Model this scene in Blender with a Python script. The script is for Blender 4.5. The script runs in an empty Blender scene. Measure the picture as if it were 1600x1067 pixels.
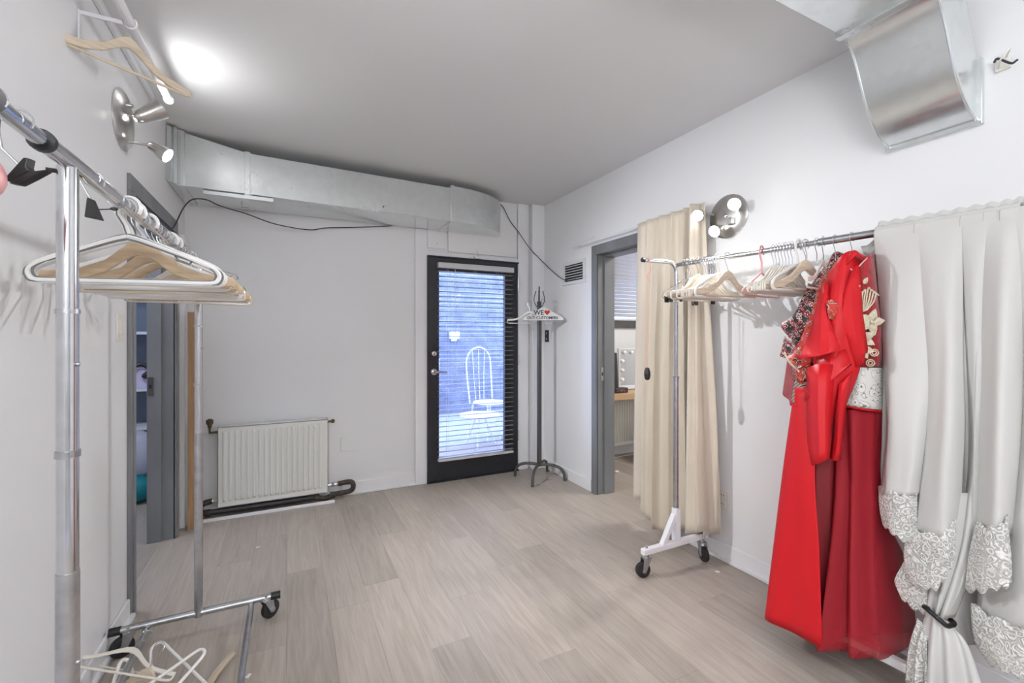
import bpy, math, random
from mathutils import Vector, Matrix
random.seed(7)
C = bpy.context.scene
COL = C.collection
PI = math.pi

# ------------------------------------------------------------------ camera
F = 700.0            # focal length in pixels of the 1600 px wide frame
HZ = 526.0           # horizon row
CY, SY = 0.8949, 0.4462
CAMZ = 1.33
cd = bpy.data.cameras.new('camera'); cam = bpy.data.objects.new('camera', cd); COL.objects.link(cam)
cam.location = (0, 0, CAMZ)
cam.rotation_euler = (PI/2, 0, -math.atan2(SY, CY))
cd.sensor_width = 36.0; cd.lens = 36.0*F/1600.0
cd.shift_y = -(533.5-HZ)/1600.0
cd.clip_start = 0.02
C.camera = cam
# ------------------------------------------------------------------ sky, exposure
w = bpy.data.worlds.new('sky'); C.world = w; w.use_nodes = True
bg = w.node_tree.nodes['Background']
bg.inputs[0].default_value = (0.42, 0.55, 1.0, 1); bg.inputs[1].default_value = 5.4
C.view_settings.view_transform = 'Standard'
C.view_settings.look = 'None'
C.view_settings.exposure = 0.62
C.view_settings.gamma = 1.0
C.view_settings.use_curve_mapping = False

def area(name, loc, size, power, color=(1,1,1), rot=(0,0,0), sy=None):
    l = bpy.data.lights.new(name, 'AREA'); l.energy = power; l.size = size; l.color = color
    if sy: l.shape = 'RECTANGLE'; l.size_y = sy
    o = bpy.data.objects.new(name, l); o.location = loc; o.rotation_euler = rot; COL.objects.link(o); return o
# unseen fill lights added behind the camera and in both side rooms
area('upward_fill', (-0.2, -1.2, 1.75), 1.0, 60, (.96, .98, 1), rot=(PI, 0, 0))
area('rear_fill', (0.2, -1.4, 2.62), 1.5, 12, (.96, .98, 1), sy=.7)
area('closet_fill', (-1.25, 3.3, 2.6), .5, 14, (.75, .83, 1))
area('dressing_room_fill', (3.5, 2.3, 2.6), .7, 26, (1, .97, .92))

# ------------------------------------------------------------------ pixel helpers (measuring the photograph)
def ray(px, py):
    a = (px-800)/F
    return Vector((SY+CY*a, CY-SY*a, (HZ-py)/F))
O = Vector((0, 0, CAMZ))
def PZ(px, py, Z): return O+ray(px, py)*Z
def PX(px, py, x): r = ray(px, py); return O+r*(x/r.x)
def PY(px, py, y): r = ray(px, py); return O+r*(y/r.y)
def PF(px, py, z): r = ray(px, py); return O+r*((z-CAMZ)/r.z)

# ------------------------------------------------------------------ mesh builder
def frames(path):
    n = len(path); T = []
    for i in range(n):
        a = path[max(0, i-1)]; b = path[min(n-1, i+1)]
        t = (b-a); T.append(t.normalized() if t.length > 1e-9 else Vector((0, 0, 1)))
    u = T[0].orthogonal().normalized(); out = []
    for i in range(n):
        u = u-T[i]*u.dot(T[i])
        u = u.normalized() if u.length > 1e-6 else T[i].orthogonal().normalized()
        out.append((u, T[i].cross(u)))
    return out
class MB:
    def __init__(s): s.v = []; s.f = []
    def add(s, vs, fs):
        k = len(s.v); s.v += [tuple(p) for p in vs]; s.f += [tuple(i+k for i in f) for f in fs]; return s
    def box(s, x0, y0, z0, x1, y1, z1):
        vs = [(x0,y0,z0),(x1,y0,z0),(x1,y1,z0),(x0,y1,z0),(x0,y0,z1),(x1,y0,z1),(x1,y1,z1),(x0,y1,z1)]
        return s.add(vs, [(0,3,2,1),(4,5,6,7),(0,1,5,4),(1,2,6,5),(2,3,7,6),(3,0,4,7)])
    def obox(s, c, size, M=None):
        M = M or Matrix.Identity(3); c = Vector(c); a, b, d = [x/2 for x in size]
        vs = [c+M@Vector(p) for p in [(-a,-b,-d),(a,-b,-d),(a,b,-d),(-a,b,-d),(-a,-b,d),(a,-b,d),(a,b,d),(-a,b,d)]]
        return s.add(vs, [(0,3,2,1),(4,5,6,7),(0,1,5,4),(1,2,6,5),(2,3,7,6),(3,0,4,7)])
    def bar(s, p0, p1, wd, ht, up=(0,0,1)):
        p0 = Vector(p0); p1 = Vector(p1); d = p1-p0; x = d.normalized(); up = Vector(up)
        y = up.cross(x); y = y.normalized() if y.length > 1e-5 else x.orthogonal().normalized(); z = x.cross(y)
        M = Matrix((x, y, z)).transposed()
        return s.obox((p0+p1)/2, (d.length, wd, ht), M)
    def tube(s, path, r, n=8, closed=False, caps=True):
        path = [Vector(p) for p in path]
        if closed: path = path+[path[0]]
        fr = frames(path); m = len(path); vs = []; fs = []
        for i, (p, (u, q)) in enumerate(zip(path, fr)):
            rr = r[i] if isinstance(r, (list, tuple)) else r
            for k in range(n):
                t = 2*PI*k/n; vs.append(p+u*(rr*math.cos(t))+q*(rr*math.sin(t)))
        for i in range(m-1):
            for k in range(n):
                k2 = (k+1) % n; fs.append((i*n+k, i*n+k2, (i+1)*n+k2, (i+1)*n+k))
        if caps and not closed:
            fs.append(tuple(range(n-1, -1, -1))); fs.append(tuple((m-1)*n+k for k in range(n)))
        return s.add(vs, fs)
    def lathe(s, prof, origin=(0,0,0), axis=(0,0,1), n=24, caps=True):
        o = Vector(origin); ax = Vector(axis).normalized(); u = ax.orthogonal().normalized(); q = ax.cross(u); vs = []; fs = []
        for r, h in prof:
            for k in range(n):
                t = 2*PI*k/n; vs.append(o+ax*h+u*(r*math.cos(t))+q*(r*math.sin(t)))
        for i in range(len(prof)-1):
            for k in range(n):
                k2 = (k+1) % n; fs.append((i*n+k, i*n+k2, (i+1)*n+k2, (i+1)*n+k))
        if caps:
            fs.append(tuple(range(n-1, -1, -1))); m = len(prof)-1; fs.append(tuple(m*n+k for k in range(n)))
        return s.add(vs, fs)
    def prism(s, outl, origin, ea, eb, t):
        o = Vector(origin); ea = Vector(ea); eb = Vector(eb); t = Vector(t); n = len(outl)
        vs = [o+ea*a+eb*b-t/2 for a, b in outl]+[o+ea*a+eb*b+t/2 for a, b in outl]
        fs = [tuple(range(n-1, -1, -1)), tuple(range(n, 2*n))]+[(i, (i+1) % n, n+(i+1) % n, n+i) for i in range(n)]
        return s.add(vs, fs)
    def strip(s, top, bot, t):           # solid between two polylines, thickness vector t
        n = len(top); t = Vector(t); top = [Vector(p) for p in top]; bot = [Vector(p) for p in bot]
        vs = [p-t/2 for p in top]+[p-t/2 for p in bot]+[p+t/2 for p in top]+[p+t/2 for p in bot]; fs = []
        for i in range(n-1):
            fs += [(i, n+i, n+i+1, i+1), (2*n+i, 2*n+i+1, 3*n+i+1, 3*n+i), (i, i+1, 2*n+i+1, 2*n+i), (n+i, 3*n+i, 3*n+i+1, n+i+1)]
        fs += [(0, 2*n, 3*n, n), (n-1, 2*n-1, 4*n-1, 3*n-1)]
        return s.add(vs, fs)
    def grid(s, P):
        r = len(P); c = len(P[0]); vs = [p for row in P for p in row]
        return s.add(vs, [(i*c+j, i*c+j+1, (i+1)*c+j+1, (i+1)*c+j) for i in range(r-1) for j in range(c-1)])
    def ball(s, c, r, n=10, sc=(1,1,1)):
        c = Vector(c); vs = []; fs = []; m = n//2+1
        for i in range(m+1):
            ph = PI*i/m
            for k in range(n):
                t = 2*PI*k/n; vs.append(c+Vector((r*sc[0]*math.sin(ph)*math.cos(t), r*sc[1]*math.sin(ph)*math.sin(t), r*sc[2]*math.cos(ph))))
        for i in range(m):
            for k in range(n):
                k2 = (k+1) % n; fs.append((i*n+k, (i+1)*n+k, (i+1)*n+k2, i*n+k2))
        return s.add(vs, fs)
    def build(s, name, m, parent=None, bevel=0, solid=0, ang=40):
        me = bpy.data.meshes.new(name); me.from_pydata(s.v, [], s.f); me.validate(); me.update()
        me.materials.append(m)
        for p in me.polygons: p.use_smooth = True
        me.set_sharp_from_angle(angle=math.radians(ang))
        o = bpy.data.objects.new(name, me); COL.objects.link(o)
        if parent: o.parent = parent
        if bevel:
            b = o.modifiers.new('bevel', 'BEVEL'); b.width = bevel; b.segments = 2; b.limit_method = 'ANGLE'
        if solid:
            b = o.modifiers.new('solid', 'SOLIDIFY'); b.thickness = solid; b.offset = 0
        return o
def arc(c, r, a0, a1, n, ea=(1,0,0), eb=(0,0,1)):
    c = Vector(c); ea = Vector(ea); eb = Vector(eb)
    return [c+ea*(r*math.cos(a0+(a1-a0)*i/n))+eb*(r*math.sin(a0+(a1-a0)*i/n)) for i in range(n+1)]
def cr(pts, n=6):                         # Catmull-Rom through points
    P = [Vector(p) for p in pts]; out = []
    for i in range(len(P)-1):
        p0 = P[i-1] if i else P[0]*2-P[1]; p1 = P[i]; p2 = P[i+1]; p3 = P[i+2] if i+2 < len(P) else P[-1]*2-P[-2]
        for k in range(n):
            t = k/n; out.append(.5*((2*p1)+(p2-p0)*t+(2*p0-5*p1+4*p2-p3)*t*t+(3*p1-p0-3*p2+p3)*t**3))
    return out+[P[-1]]

def tag(o, label=None, cat=None, group=None, kind=None):
    if label: o['label'] = label
    if cat: o['category'] = cat
    if group: o['group'] = group
    if kind: o['kind'] = kind
    return o
def thing(name, label, cat, loc=(0,0,0), rz=0, group=None, kind=None):
    o = bpy.data.objects.new(name, None); COL.objects.link(o); o.empty_display_size = .05
    o.location = loc; o.rotation_euler = (0, 0, rz); return tag(o, label, cat, group, kind)
def dup(root, loc, rot, label, group):
    r = root.copy(); COL.objects.link(r); r.location = loc; r.rotation_euler = rot
    r['label'] = label; r['group'] = group
    for ch in list(root.children):
        c = ch.copy(); COL.objects.link(c); c.parent = r
        for g in list(ch.children):
            d = g.copy(); COL.objects.link(d); d.parent = c
    return r

# ------------------------------------------------------------------ materials
def mat(name, col, rough=.5, metal=0., bump=0., bscale=30., var=0., vscale=4., stretch=(1,1,1), emit=0., trans=0., sheen=0., spec=.5):
    m = bpy.data.materials.new(name); m.use_nodes = True; nt = m.node_tree; N = nt.nodes; L = nt.links
    b = N['Principled BSDF']
    b.inputs['Base Color'].default_value = (*col, 1); b.inputs['Roughness'].default_value = rough
    b.inputs['Metallic'].default_value = metal; b.inputs['Specular IOR Level'].default_value = spec
    if trans: b.inputs['Transmission Weight'].default_value = trans
    if sheen: b.inputs['Sheen Weight'].default_value = sheen
    if emit:
        b.inputs['Emission Color'].default_value = (*col, 1); b.inputs['Emission Strength'].default_value = emit
    if var or bump:
        tc = N.new('ShaderNodeTexCoord'); mp = N.new('ShaderNodeMapping'); mp.inputs['Scale'].default_value = stretch
        L.new(tc.outputs['Object'], mp.inputs['Vector'])
    if var:
        n = N.new('ShaderNodeTexNoise'); n.inputs['Scale'].default_value = vscale; n.inputs['Detail'].default_value = 6
        L.new(mp.outputs[0], n.inputs['Vector'])
        r = N.new('ShaderNodeMapRange'); r.inputs[1].default_value = .3; r.inputs[2].default_value = .7
        r.inputs[3].default_value = 1-var; r.inputs[4].default_value = 1+var*.6
        L.new(n.outputs['Fac'], r.inputs[0])
        x = N.new('ShaderNodeVectorMath'); x.operation = 'SCALE'; x.inputs[0].default_value = col; L.new(r.outputs[0], x.inputs['Scale'])
        L.new(x.outputs[0], b.inputs['Base Color'])
    if bump:
        n = N.new('ShaderNodeTexNoise'); n.inputs['Scale'].default_value = bscale; n.inputs['Detail'].default_value = 4
        L.new(mp.outputs[0], n.inputs['Vector'])
        bp = N.new('ShaderNodeBump'); bp.inputs['Strength'].default_value = bump; bp.inputs['Distance'].default_value = .01
        L.new(n.outputs['Fac'], bp.inputs['Height']); L.new(bp.outputs[0], b.inputs['Normal'])
    return m
M = {}
M['wall'] = mat('white_wall_paint', (.80,.80,.81), .42, bump=.06, bscale=6, var=.02, vscale=1.5)
M['ceil'] = mat('ceiling_paint', (.74,.74,.745), .7, bump=.03, bscale=5)
M['trim'] = mat('white_trim_paint', (.82,.82,.84), .35, bump=.05, bscale=20)
M['board'] = mat('white_panel_paint', (.80,.80,.80), .4, bump=.05, bscale=12)
M['steel_frame'] = mat('grey_door_frame_paint', (.20,.205,.215), .42, 0, bump=.08, bscale=14, var=.2, vscale=6, stretch=(1,1,.3))
M['black_door'] = mat('charcoal_door_paint', (.022,.024,.03), .35, var=.25, vscale=7)
M['chrome'] = mat('chrome', (.60,.61,.63), .14, 1, var=.08, vscale=30)
M['dull_chrome'] = mat('worn_chrome', (.50,.51,.53), .3, 1, var=.2, vscale=25)
M['nickel'] = mat('brushed_nickel', (.56,.55,.53), .28, 1, var=.1, vscale=20)
M['blackp'] = mat('black_plastic', (.015,.015,.016), .45)
M['rubber'] = mat('black_rubber', (.02,.02,.021), .6, bump=.1, bscale=60)
M['wood'] = mat('pale_hanger_wood', (.58,.43,.28), .45, var=.18, vscale=10, stretch=(1,6,10))
M['wood2'] = mat('light_hanger_wood', (.62,.52,.40), .5, var=.15, vscale=10, stretch=(1,6,10))
M['wplastic'] = mat('white_hanger_plastic', (.78,.77,.75), .3, spec=.5)
M['cream'] = mat('cream_flocked_hanger', (.72,.67,.60), .6)
M['greyp'] = mat('grey_hanger_rubber', (.17,.17,.17), .5)
M['pink'] = mat('pink_hanger_plastic', (.74,.36,.36), .4)
M['palepink'] = mat('pale_pink_cord', (.78,.42,.37), .5)
M['radiator'] = mat('radiator_enamel', (.75,.75,.71), .35)
M['rust'] = mat('rusty_pipe', (.09,.07,.06), .7, .4, bump=.4, bscale=60, var=.5, vscale=25)
M['pipe'] = mat('grey_iron_pipe', (.06,.06,.065), .5, .5, var=.3, vscale=12)
M['brass'] = mat('tarnished_valve', (.14,.11,.07), .45, .7, var=.4, vscale=40)
M['ply'] = mat('raw_board_edge', (.42,.25,.13), .6, var=.2, vscale=8, stretch=(6,6,.5))
M['counter'] = mat('laminated_wood', (.56,.36,.20), .4, var=.15, vscale=5, stretch=(.5,6,6))
M['cabinet_dark'] = mat('dark_stand', (.03,.033,.036), .4)
M['stand'] = mat('dark_grey_stand_paint', (.10,.098,.092), .4, .35, var=.15, vscale=12)
M['vent'] = mat('vent_enamel', (.74,.74,.74), .4)
M['dark'] = mat('vent_hollow_shade', (.03,.03,.03), .8)
M['satin'] = mat('red_satin', (.62,.010,.017), .5, bump=.10, bscale=9, spec=.3)
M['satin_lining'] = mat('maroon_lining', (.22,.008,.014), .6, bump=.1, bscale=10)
M['velvet'] = mat('crimson_lace_fabric', (.40,.010,.020), .7, bump=.5, bscale=70, var=.35, vscale=28, sheen=.3)
M['pinkedge'] = mat('pale_pink_piping', (.80,.40,.38), .4)
M['gold'] = mat('gold_embroidery', (.70,.62,.46), .5, .0, bump=.5, bscale=160, var=.25, vscale=50)
M['white_fab'] = mat('ivory_satin_fabric', (.58,.575,.555), .55, bump=.35, bscale=9, stretch=(1,1,.22), spec=.3)
M['curtain'] = mat('beige_curtain_cloth', (.68,.60,.49), .45, bump=.08, bscale=12, var=.06, vscale=3, sheen=.25)
M['brickm'] = mat('painted_brick', (.20,.23,.32), .8, bump=.3, bscale=30, var=.35, vscale=5)
M['mortar'] = mat('pale_mortar', (.66,.68,.70), .9, bump=.2, bscale=40)
M['concrete'] = mat('patio_concrete', (.40,.41,.44), .8, bump=.1, bscale=20, var=.1)
M['wmetal'] = mat('white_garden_metal', (.85,.85,.86), .35)
M['white_foot'] = mat('white_powder_coat', (.80,.79,.82), .35)
M['wire_dark'] = mat('dark_cable', (.03,.032,.05), .5)
M['teal'] = mat('teal_bag', (.0,.22,.26), .5, bump=.3, bscale=14)
M['lilac'] = mat('lilac_carton', (.62,.56,.78), .6)
M['shelfm'] = mat('white_shelf_board', (.70,.72,.78), .4)
M['plug'] = mat('ivory_outlet_plastic', (.78,.755,.69), .35)
M['red'] = mat('red_print', (.55,.012,.02), .5)
M['navy'] = mat('navy_print', (.02,.025,.09), .5)
M['paper'] = mat('white_card', (.80,.79,.77), .6)
M['mirror'] = mat('mirror_glass', (.8,.82,.84), .02, 1)
M['bulb'] = mat('frosted_bulb', (.95,.95,.93), .3)
M['lit'] = mat('lit_bulb', (1,.99,.96), .3, emit=30)
M['blindw'] = mat('white_slat', (.74,.75,.80), .4)
M['blindd'] = mat('pale_blind_slat', (.60,.60,.62), .4)

def galv():
    m = mat('galvanised_sheet', (.60,.63,.63), .3, .80); nt = m.node_tree; N = nt.nodes; L = nt.links; b = N['Principled BSDF']
    tc = N.new('ShaderNodeTexCoord'); v = N.new('ShaderNodeTexVoronoi'); v.inputs['Scale'].default_value = 26
    nn = N.new('ShaderNodeTexNoise'); nn.inputs['Scale'].default_value = 3; nn.inputs['Detail'].default_value = 5
    L.new(tc.outputs['Object'], v.inputs['Vector']); L.new(tc.outputs['Object'], nn.inputs['Vector'])
    mx = N.new('ShaderNodeMix'); mx.data_type = 'RGBA'; mx.inputs[6].default_value = (.70,.73,.735,1); mx.inputs[7].default_value = (.77,.80,.80,1)
    L.new(v.outputs['Color'], mx.inputs[0]); L.new(mx.outputs[2], b.inputs['Base Color'])
    r = N.new('ShaderNodeMapRange'); r.inputs[1].default_value = .3; r.inputs[2].default_value = .7; r.inputs[3].default_value = .17; r.inputs[4].default_value = .30
    L.new(nn.outputs['Fac'], r.inputs[0]); L.new(r.outputs[0], b.inputs['Roughness']); return m
M['galv'] = galv()

def plank_mat():
    m = mat('pale_oak_laminate', (.5,.45,.4), .42); nt = m.node_tree; N = nt.nodes; L = nt.links; b = N['Principled BSDF']
    tc = N.new('ShaderNodeTexCoord'); oi = N.new('ShaderNodeObjectInfo')
    off = N.new('ShaderNodeVectorMath'); off.operation = 'SCALE'; off.inputs[0].default_value = (13.1, 7.7, 0)
    L.new(oi.outputs['Random'], off.inputs['Scale'])
    ad = N.new('ShaderNodeVectorMath'); L.new(tc.outputs['Object'], ad.inputs[0]); L.new(off.outputs[0], ad.inputs[1])
    mp = N.new('ShaderNodeMapping'); mp.inputs['Scale'].default_value = (16, 1.1, 1); L.new(ad.outputs[0], mp.inputs['Vector'])
    n1 = N.new('ShaderNodeTexNoise'); n1.inputs['Scale'].default_value = 2.2; n1.inputs['Detail'].default_value = 7; n1.inputs['Distortion'].default_value = 1.6
    L.new(mp.outputs[0], n1.inputs['Vector'])
    cr_ = N.new('ShaderNodeValToRGB'); e = cr_.color_ramp.elements
    e[0].position = .28; e[0].color = (.36,.305,.26,1); e[1].position = .72; e[1].color = (.465,.41,.36,1)
    L.new(n1.outputs['Fac'], cr_.inputs[0])
    mr = N.new('ShaderNodeMapRange'); mr.inputs[3].default_value = .88; mr.inputs[4].default_value = 1.08; L.new(oi.outputs['Random'], mr.inputs[0])
    sc = N.new('ShaderNodeVectorMath'); sc.operation = 'SCALE'; L.new(cr_.outputs[0], sc.inputs[0]); L.new(mr.outputs[0], sc.inputs['Scale'])
    L.new(sc.outputs[0], b.inputs['Base Color'])
    bp = N.new('ShaderNodeBump'); bp.inputs['Strength'].default_value = .08; bp.inputs['Distance'].default_value = .004
    L.new(n1.outputs['Fac'], bp.inputs['Height']); L.new(bp.outputs[0], b.inputs['Normal']); return m
M['plank'] = plank_mat()

def mixed(name, col, rough, fac_builder, col2=None):
    """cloth with holes: transparent where the factor is 0"""
    m = mat(name, col, rough); nt = m.node_tree; N = nt.nodes; L = nt.links; b = N['Principled BSDF']; out = N['Material Output']
    t = N.new('ShaderNodeBsdfTransparent'); mx = N.new('ShaderNodeMixShader')
    fac_builder(nt, mx.inputs[0], b); L.new(t.outputs[0], mx.inputs[1]); L.new(b.outputs[0], mx.inputs[2]); L.new(mx.outputs[0], out.inputs[0]); return m
def lace_fac(nt, sock, b):
    N = nt.nodes; L = nt.links
    tc = N.new('ShaderNodeTexCoord'); nz = N.new('ShaderNodeTexNoise'); nz.inputs['Scale'].default_value = 22
    L.new(tc.outputs['Object'], nz.inputs['Vector'])
    ms = N.new('ShaderNodeVectorMath'); ms.operation = 'MULTIPLY_ADD'; ms.inputs[1].default_value = (.05,.05,.05); L.new(nz.outputs['Color'], ms.inputs[0]); L.new(tc.outputs['Object'], ms.inputs[2])
    v = N.new('ShaderNodeTexVoronoi'); v.feature = 'F1'; v.inputs['Scale'].default_value = 46; L.new(ms.outputs[0], v.inputs['Vector'])
    sn = N.new('ShaderNodeMath'); sn.operation = 'MULTIPLY'; sn.inputs[1].default_value = 17; L.new(v.outputs['Distance'], sn.inputs[0])
    s2 = N.new('ShaderNodeMath'); s2.operation = 'SINE'; L.new(sn.outputs[0], s2.inputs[0])
    r = N.new('ShaderNodeMapRange'); r.inputs[1].default_value = -.15; r.inputs[2].default_value = .35; r.inputs[3].default_value = .45; r.inputs[4].default_value = 1
    L.new(s2.outputs[0], r.inputs[0]); L.new(r.outputs[0], sock)
    bp = N.new('ShaderNodeBump'); bp.inputs['Strength'].default_value = .5; bp.inputs['Distance'].default_value = .004; L.new(s2.outputs[0], bp.inputs['Height']); L.new(bp.outputs[0], b.inputs['Normal'])
M['lace'] = mixed('ivory_lace', (.78,.77,.74), .6, lace_fac)
def const_fac(v):
    def f(nt, sock, b): sock.default_value = v
    return f
M['tulle'] = mixed('dark_red_tulle', (.46,.014,.028), .7, const_fac(.62))
def glass_mat():
    m = bpy.data.materials.new('clear_glass'); m.use_nodes = True; nt = m.node_tree; N = nt.nodes; L = nt.links
    N.remove(N['Principled BSDF']); out = N['Material Output']
    t = N.new('ShaderNodeBsdfTransparent'); g = N.new('ShaderNodeBsdfGlossy'); g.inputs['Roughness'].default_value = .02
    fr = N.new('ShaderNodeFresnel'); fr.inputs[0].default_value = 1.45; mx = N.new('ShaderNodeMixShader')
    L.new(fr.outputs[0], mx.inputs[0]); L.new(t.outputs[0], mx.inputs[1]); L.new(g.outputs[0], mx.inputs[2]); L.new(mx.outputs[0], out.inputs[0]); return m
M['glass'] = glass_mat()

def pattern_mat(name, scale, stops, rough=.55, dist=.08, feature='F1'):
    m = mat(name, (.5,.1,.1), rough); nt = m.node_tree; N = nt.nodes; L = nt.links; b = N['Principled BSDF']
    tc = N.new('ShaderNodeTexCoord'); nz = N.new('ShaderNodeTexNoise'); nz.inputs['Scale'].default_value = scale*.35; nz.inputs['Detail'].default_value = 3
    L.new(tc.outputs['Object'], nz.inputs['Vector'])
    ms = N.new('ShaderNodeVectorMath'); ms.operation = 'MULTIPLY_ADD'; ms.inputs[1].default_value = (dist,)*3; L.new(nz.outputs['Color'], ms.inputs[0]); L.new(tc.outputs['Object'], ms.inputs[2])
    v = N.new('ShaderNodeTexVoronoi'); v.inputs['Scale'].default_value = scale; L.new(ms.outputs[0], v.inputs['Vector'])
    r = N.new('ShaderNodeValToRGB'); r.color_ramp.interpolation = 'CONSTANT'; E = r.color_ramp.elements
    E[0].position = stops[0][0]; E[0].color = (*stops[0][1], 1); E[1].position = stops[1][0]; E[1].color = (*stops[1][1], 1)
    for p, c in stops[2:]:
        e = E.new(p); e.color = (*c, 1)
    s = N.new('ShaderNodeSeparateColor'); L.new(v.outputs['Color'], s.inputs[0])
    mth = N.new('ShaderNodeMath'); mth.operation = 'MULTIPLY_ADD'; mth.inputs[1].default_value = .62; L.new(s.outputs[0], mth.inputs[0]); L.new(v.outputs['Distance'], mth.inputs[2])
    L.new(mth.outputs[0], r.inputs[0]); L.new(r.outputs[0], b.inputs['Base Color']); return m
RD = (.34,.008,.018); BK = (.02,.015,.018); WH = (.66,.62,.58); OR = (.50,.03,.015); GD = (.42,.30,.15)
M['floral'] = pattern_mat('dark_floral_print', 50, [(0, RD),(.22, BK),(.34, WH),(.42, RD),(.58, BK),(.68, RD),(.80, WH),(.88, BK)])
M['paisley'] = pattern_mat('red_paisley_print', 42, [(0, OR),(.24, BK),(.33, OR),(.50, GD),(.56, OR),(.70, BK),(.78, WH),(.84, OR)])
M['brocade'] = pattern_mat('silver_white_brocade', 34, [(0, (.70,.69,.66)),(.40, (.20,.19,.18)),(.47, (.74,.73,.70)),(.72, (.28,.27,.25)),(.78, (.7,.69,.66))])
def stripe_mat():
    m = mat('chevron_trim', (.5,.5,.5), .5); nt = m.node_tree; N = nt.nodes; L = nt.links; b = N['Principled BSDF']
    tc = N.new('ShaderNodeTexCoord'); wv = N.new('ShaderNodeTexWave'); wv.inputs['Scale'].default_value = 34; wv.bands_direction = 'DIAGONAL'; wv.inputs['Distortion'].default_value = .8
    L.new(tc.outputs['Object'], wv.inputs['Vector']); r = N.new('ShaderNodeValToRGB'); r.color_ramp.interpolation = 'CONSTANT'; E = r.color_ramp.elements
    E[0].color = (.03,.03,.03,1); E[1].position = .4; E[1].color = (.62,.58,.52,1); e = E.new(.75); e.color = (.30,.16,.10,1)
    L.new(wv.outputs['Fac'], r.inputs[0]); L.new(r.outputs[0], b.inputs['Base Color']); return m
M['stripe'] = stripe_mat()
def bag_mat():
    return mixed('clear_plastic_bag', (.70,.72,.85), .25, const_fac(.6))
M['bag'] = bag_mat()

# ------------------------------------------------------------------ the room
XL, XR, YB, YF, H = -.68, 2.33, 4.0, -1.9, 2.66
T = .15
def struct(name, mb, m, label=None, cat=None, **k):
    return tag(mb.build(name, m, **k), label, cat, kind='structure')
fl = struct('floor', MB().box(-2.4, YF, -.12, 5.0, 5.2, -.010), M['plank'], 'pale greige oak laminate floor running through all the rooms', 'floor')
# planks along the depth of the room
PW, PL = .184, 1.22
full = None; row = 0
x = -1.48
while x < 3.75:
    y1 = 5.05 if x < XL-.1 else YB-.002
    if x < XL-.2: y0 = 2.2
    elif x > XR: y0 = 1.6
    else: y0 = .2
    y = y0-[.15, .78, .47, 1.05, .30][row % 5]
    while y < y1:
        a = max(y, y0-1.3); b = min(y+PL, y1)
        if b-a > .02:
            if abs(b-a-PL) < 1e-4 and full:
                o = bpy.data.objects.new('plank', full.data); COL.objects.link(o); o.parent = fl
            else:
                hw = PW/2-.0002; hl = (b-a)/2-.0002
                o = MB().add([(-hw,-hl,-.009),(hw,-hl,-.009),(hw,hl,-.009),(-hw,hl,-.009),(-hw,-hl,-.0006),(hw,-hl,-.0006),(hw,hl,-.0006),(-hw,hl,-.0006),
                              (-hw+.0007,-hl+.0007,0),(hw-.0007,-hl+.0007,0),(hw-.0007,hl-.0007,0),(-hw+.0007,hl-.0007,0)],
                             [(0,3,2,1),(0,1,5,4),(1,2,6,5),(2,3,7,6),(3,0,4,7),(4,5,9,8),(5,6,10,9),(6,7,11,10),(7,4,8,11),(8,9,10,11)]).build('plank', M['plank'], fl, ang=20)
                if abs(b-a-PL) < 1e-4: full = o
            o.location = (x+PW/2, (a+b)/2, 0)
        y += PL
    x += PW; row += 1
struct('ceiling', MB().box(-2.4, YF, H, 5.0, 5.2, H+.12), M['ceil'], 'flat pale grey ceiling over the room', 'ceiling')
LD0, LD1, LDH = 2.735, 3.66, 2.05        # doorway in the wall with the light switch
struct('wall_left', MB().box(XL-.12, YF, 0, XL, LD0, H).box(XL-.12, LD1, 0, XL, YB+T, H).box(XL-.12, LD0, LDH, XL, LD1, H), M['wall'], 'white wall with light switch and grey steel doorway', 'wall')
RD0, RD1, RDH = 2.22, 3.08, 2.05
struct('wall_right', MB().box(XR, YF, 0, XR+T, RD0, H).box(XR, RD1, 0, XR+T, YB, H).box(XR, RD0, RDH, XR+T, RD1, H), M['wall'], 'white wall with curtained doorway behind the clothes rack', 'wall')
DX0, DX1, DH = 1.125, 2.05, 2.065
WX0, WX1, WZ0, WZ1 = 3.18, 4.35, 1.50, 2.38
struct('wall_back', MB().box(XL, YB, 0, DX0, YB+T, H).box(DX1, YB, 0, WX0, YB+T, H).box(DX0, YB, DH, DX1, YB+T, H)
       .box(WX0, YB, 0, WX1, YB+T, WZ0).box(WX0, YB, WZ1, WX1, YB+T, H).box(WX1, YB, 0, 4.9, YB+T, H), M['wall'], 'white wall with radiator and dark glass door', 'wall')
struct('wall_rear', MB().box(-2.4, YF-.15, 0, 5.0, YF, H), mat('taupe_wall_paint', (.60,.60,.60), .6))
struct('wall_closet', MB().box(-2.4, 5.05, 0, XL-T, 5.2, H).box(-2.4, 1.9, 0, -2.25, 5.05, H).box(-2.25, 1.9, 0, XL-T, 2.02, H).box(XL-T, YB+T, 0, XL-T+.12, 5.2, H), M['wall'], 'white walls of the closet behind the steel doorway', 'wall')
struct('wall_dressing', MB().box(4.75, 1.0, 0, 4.9, YB, H).box(XR+T, 1.0, 0, 4.75, 1.12, H), M['wall'])
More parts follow.
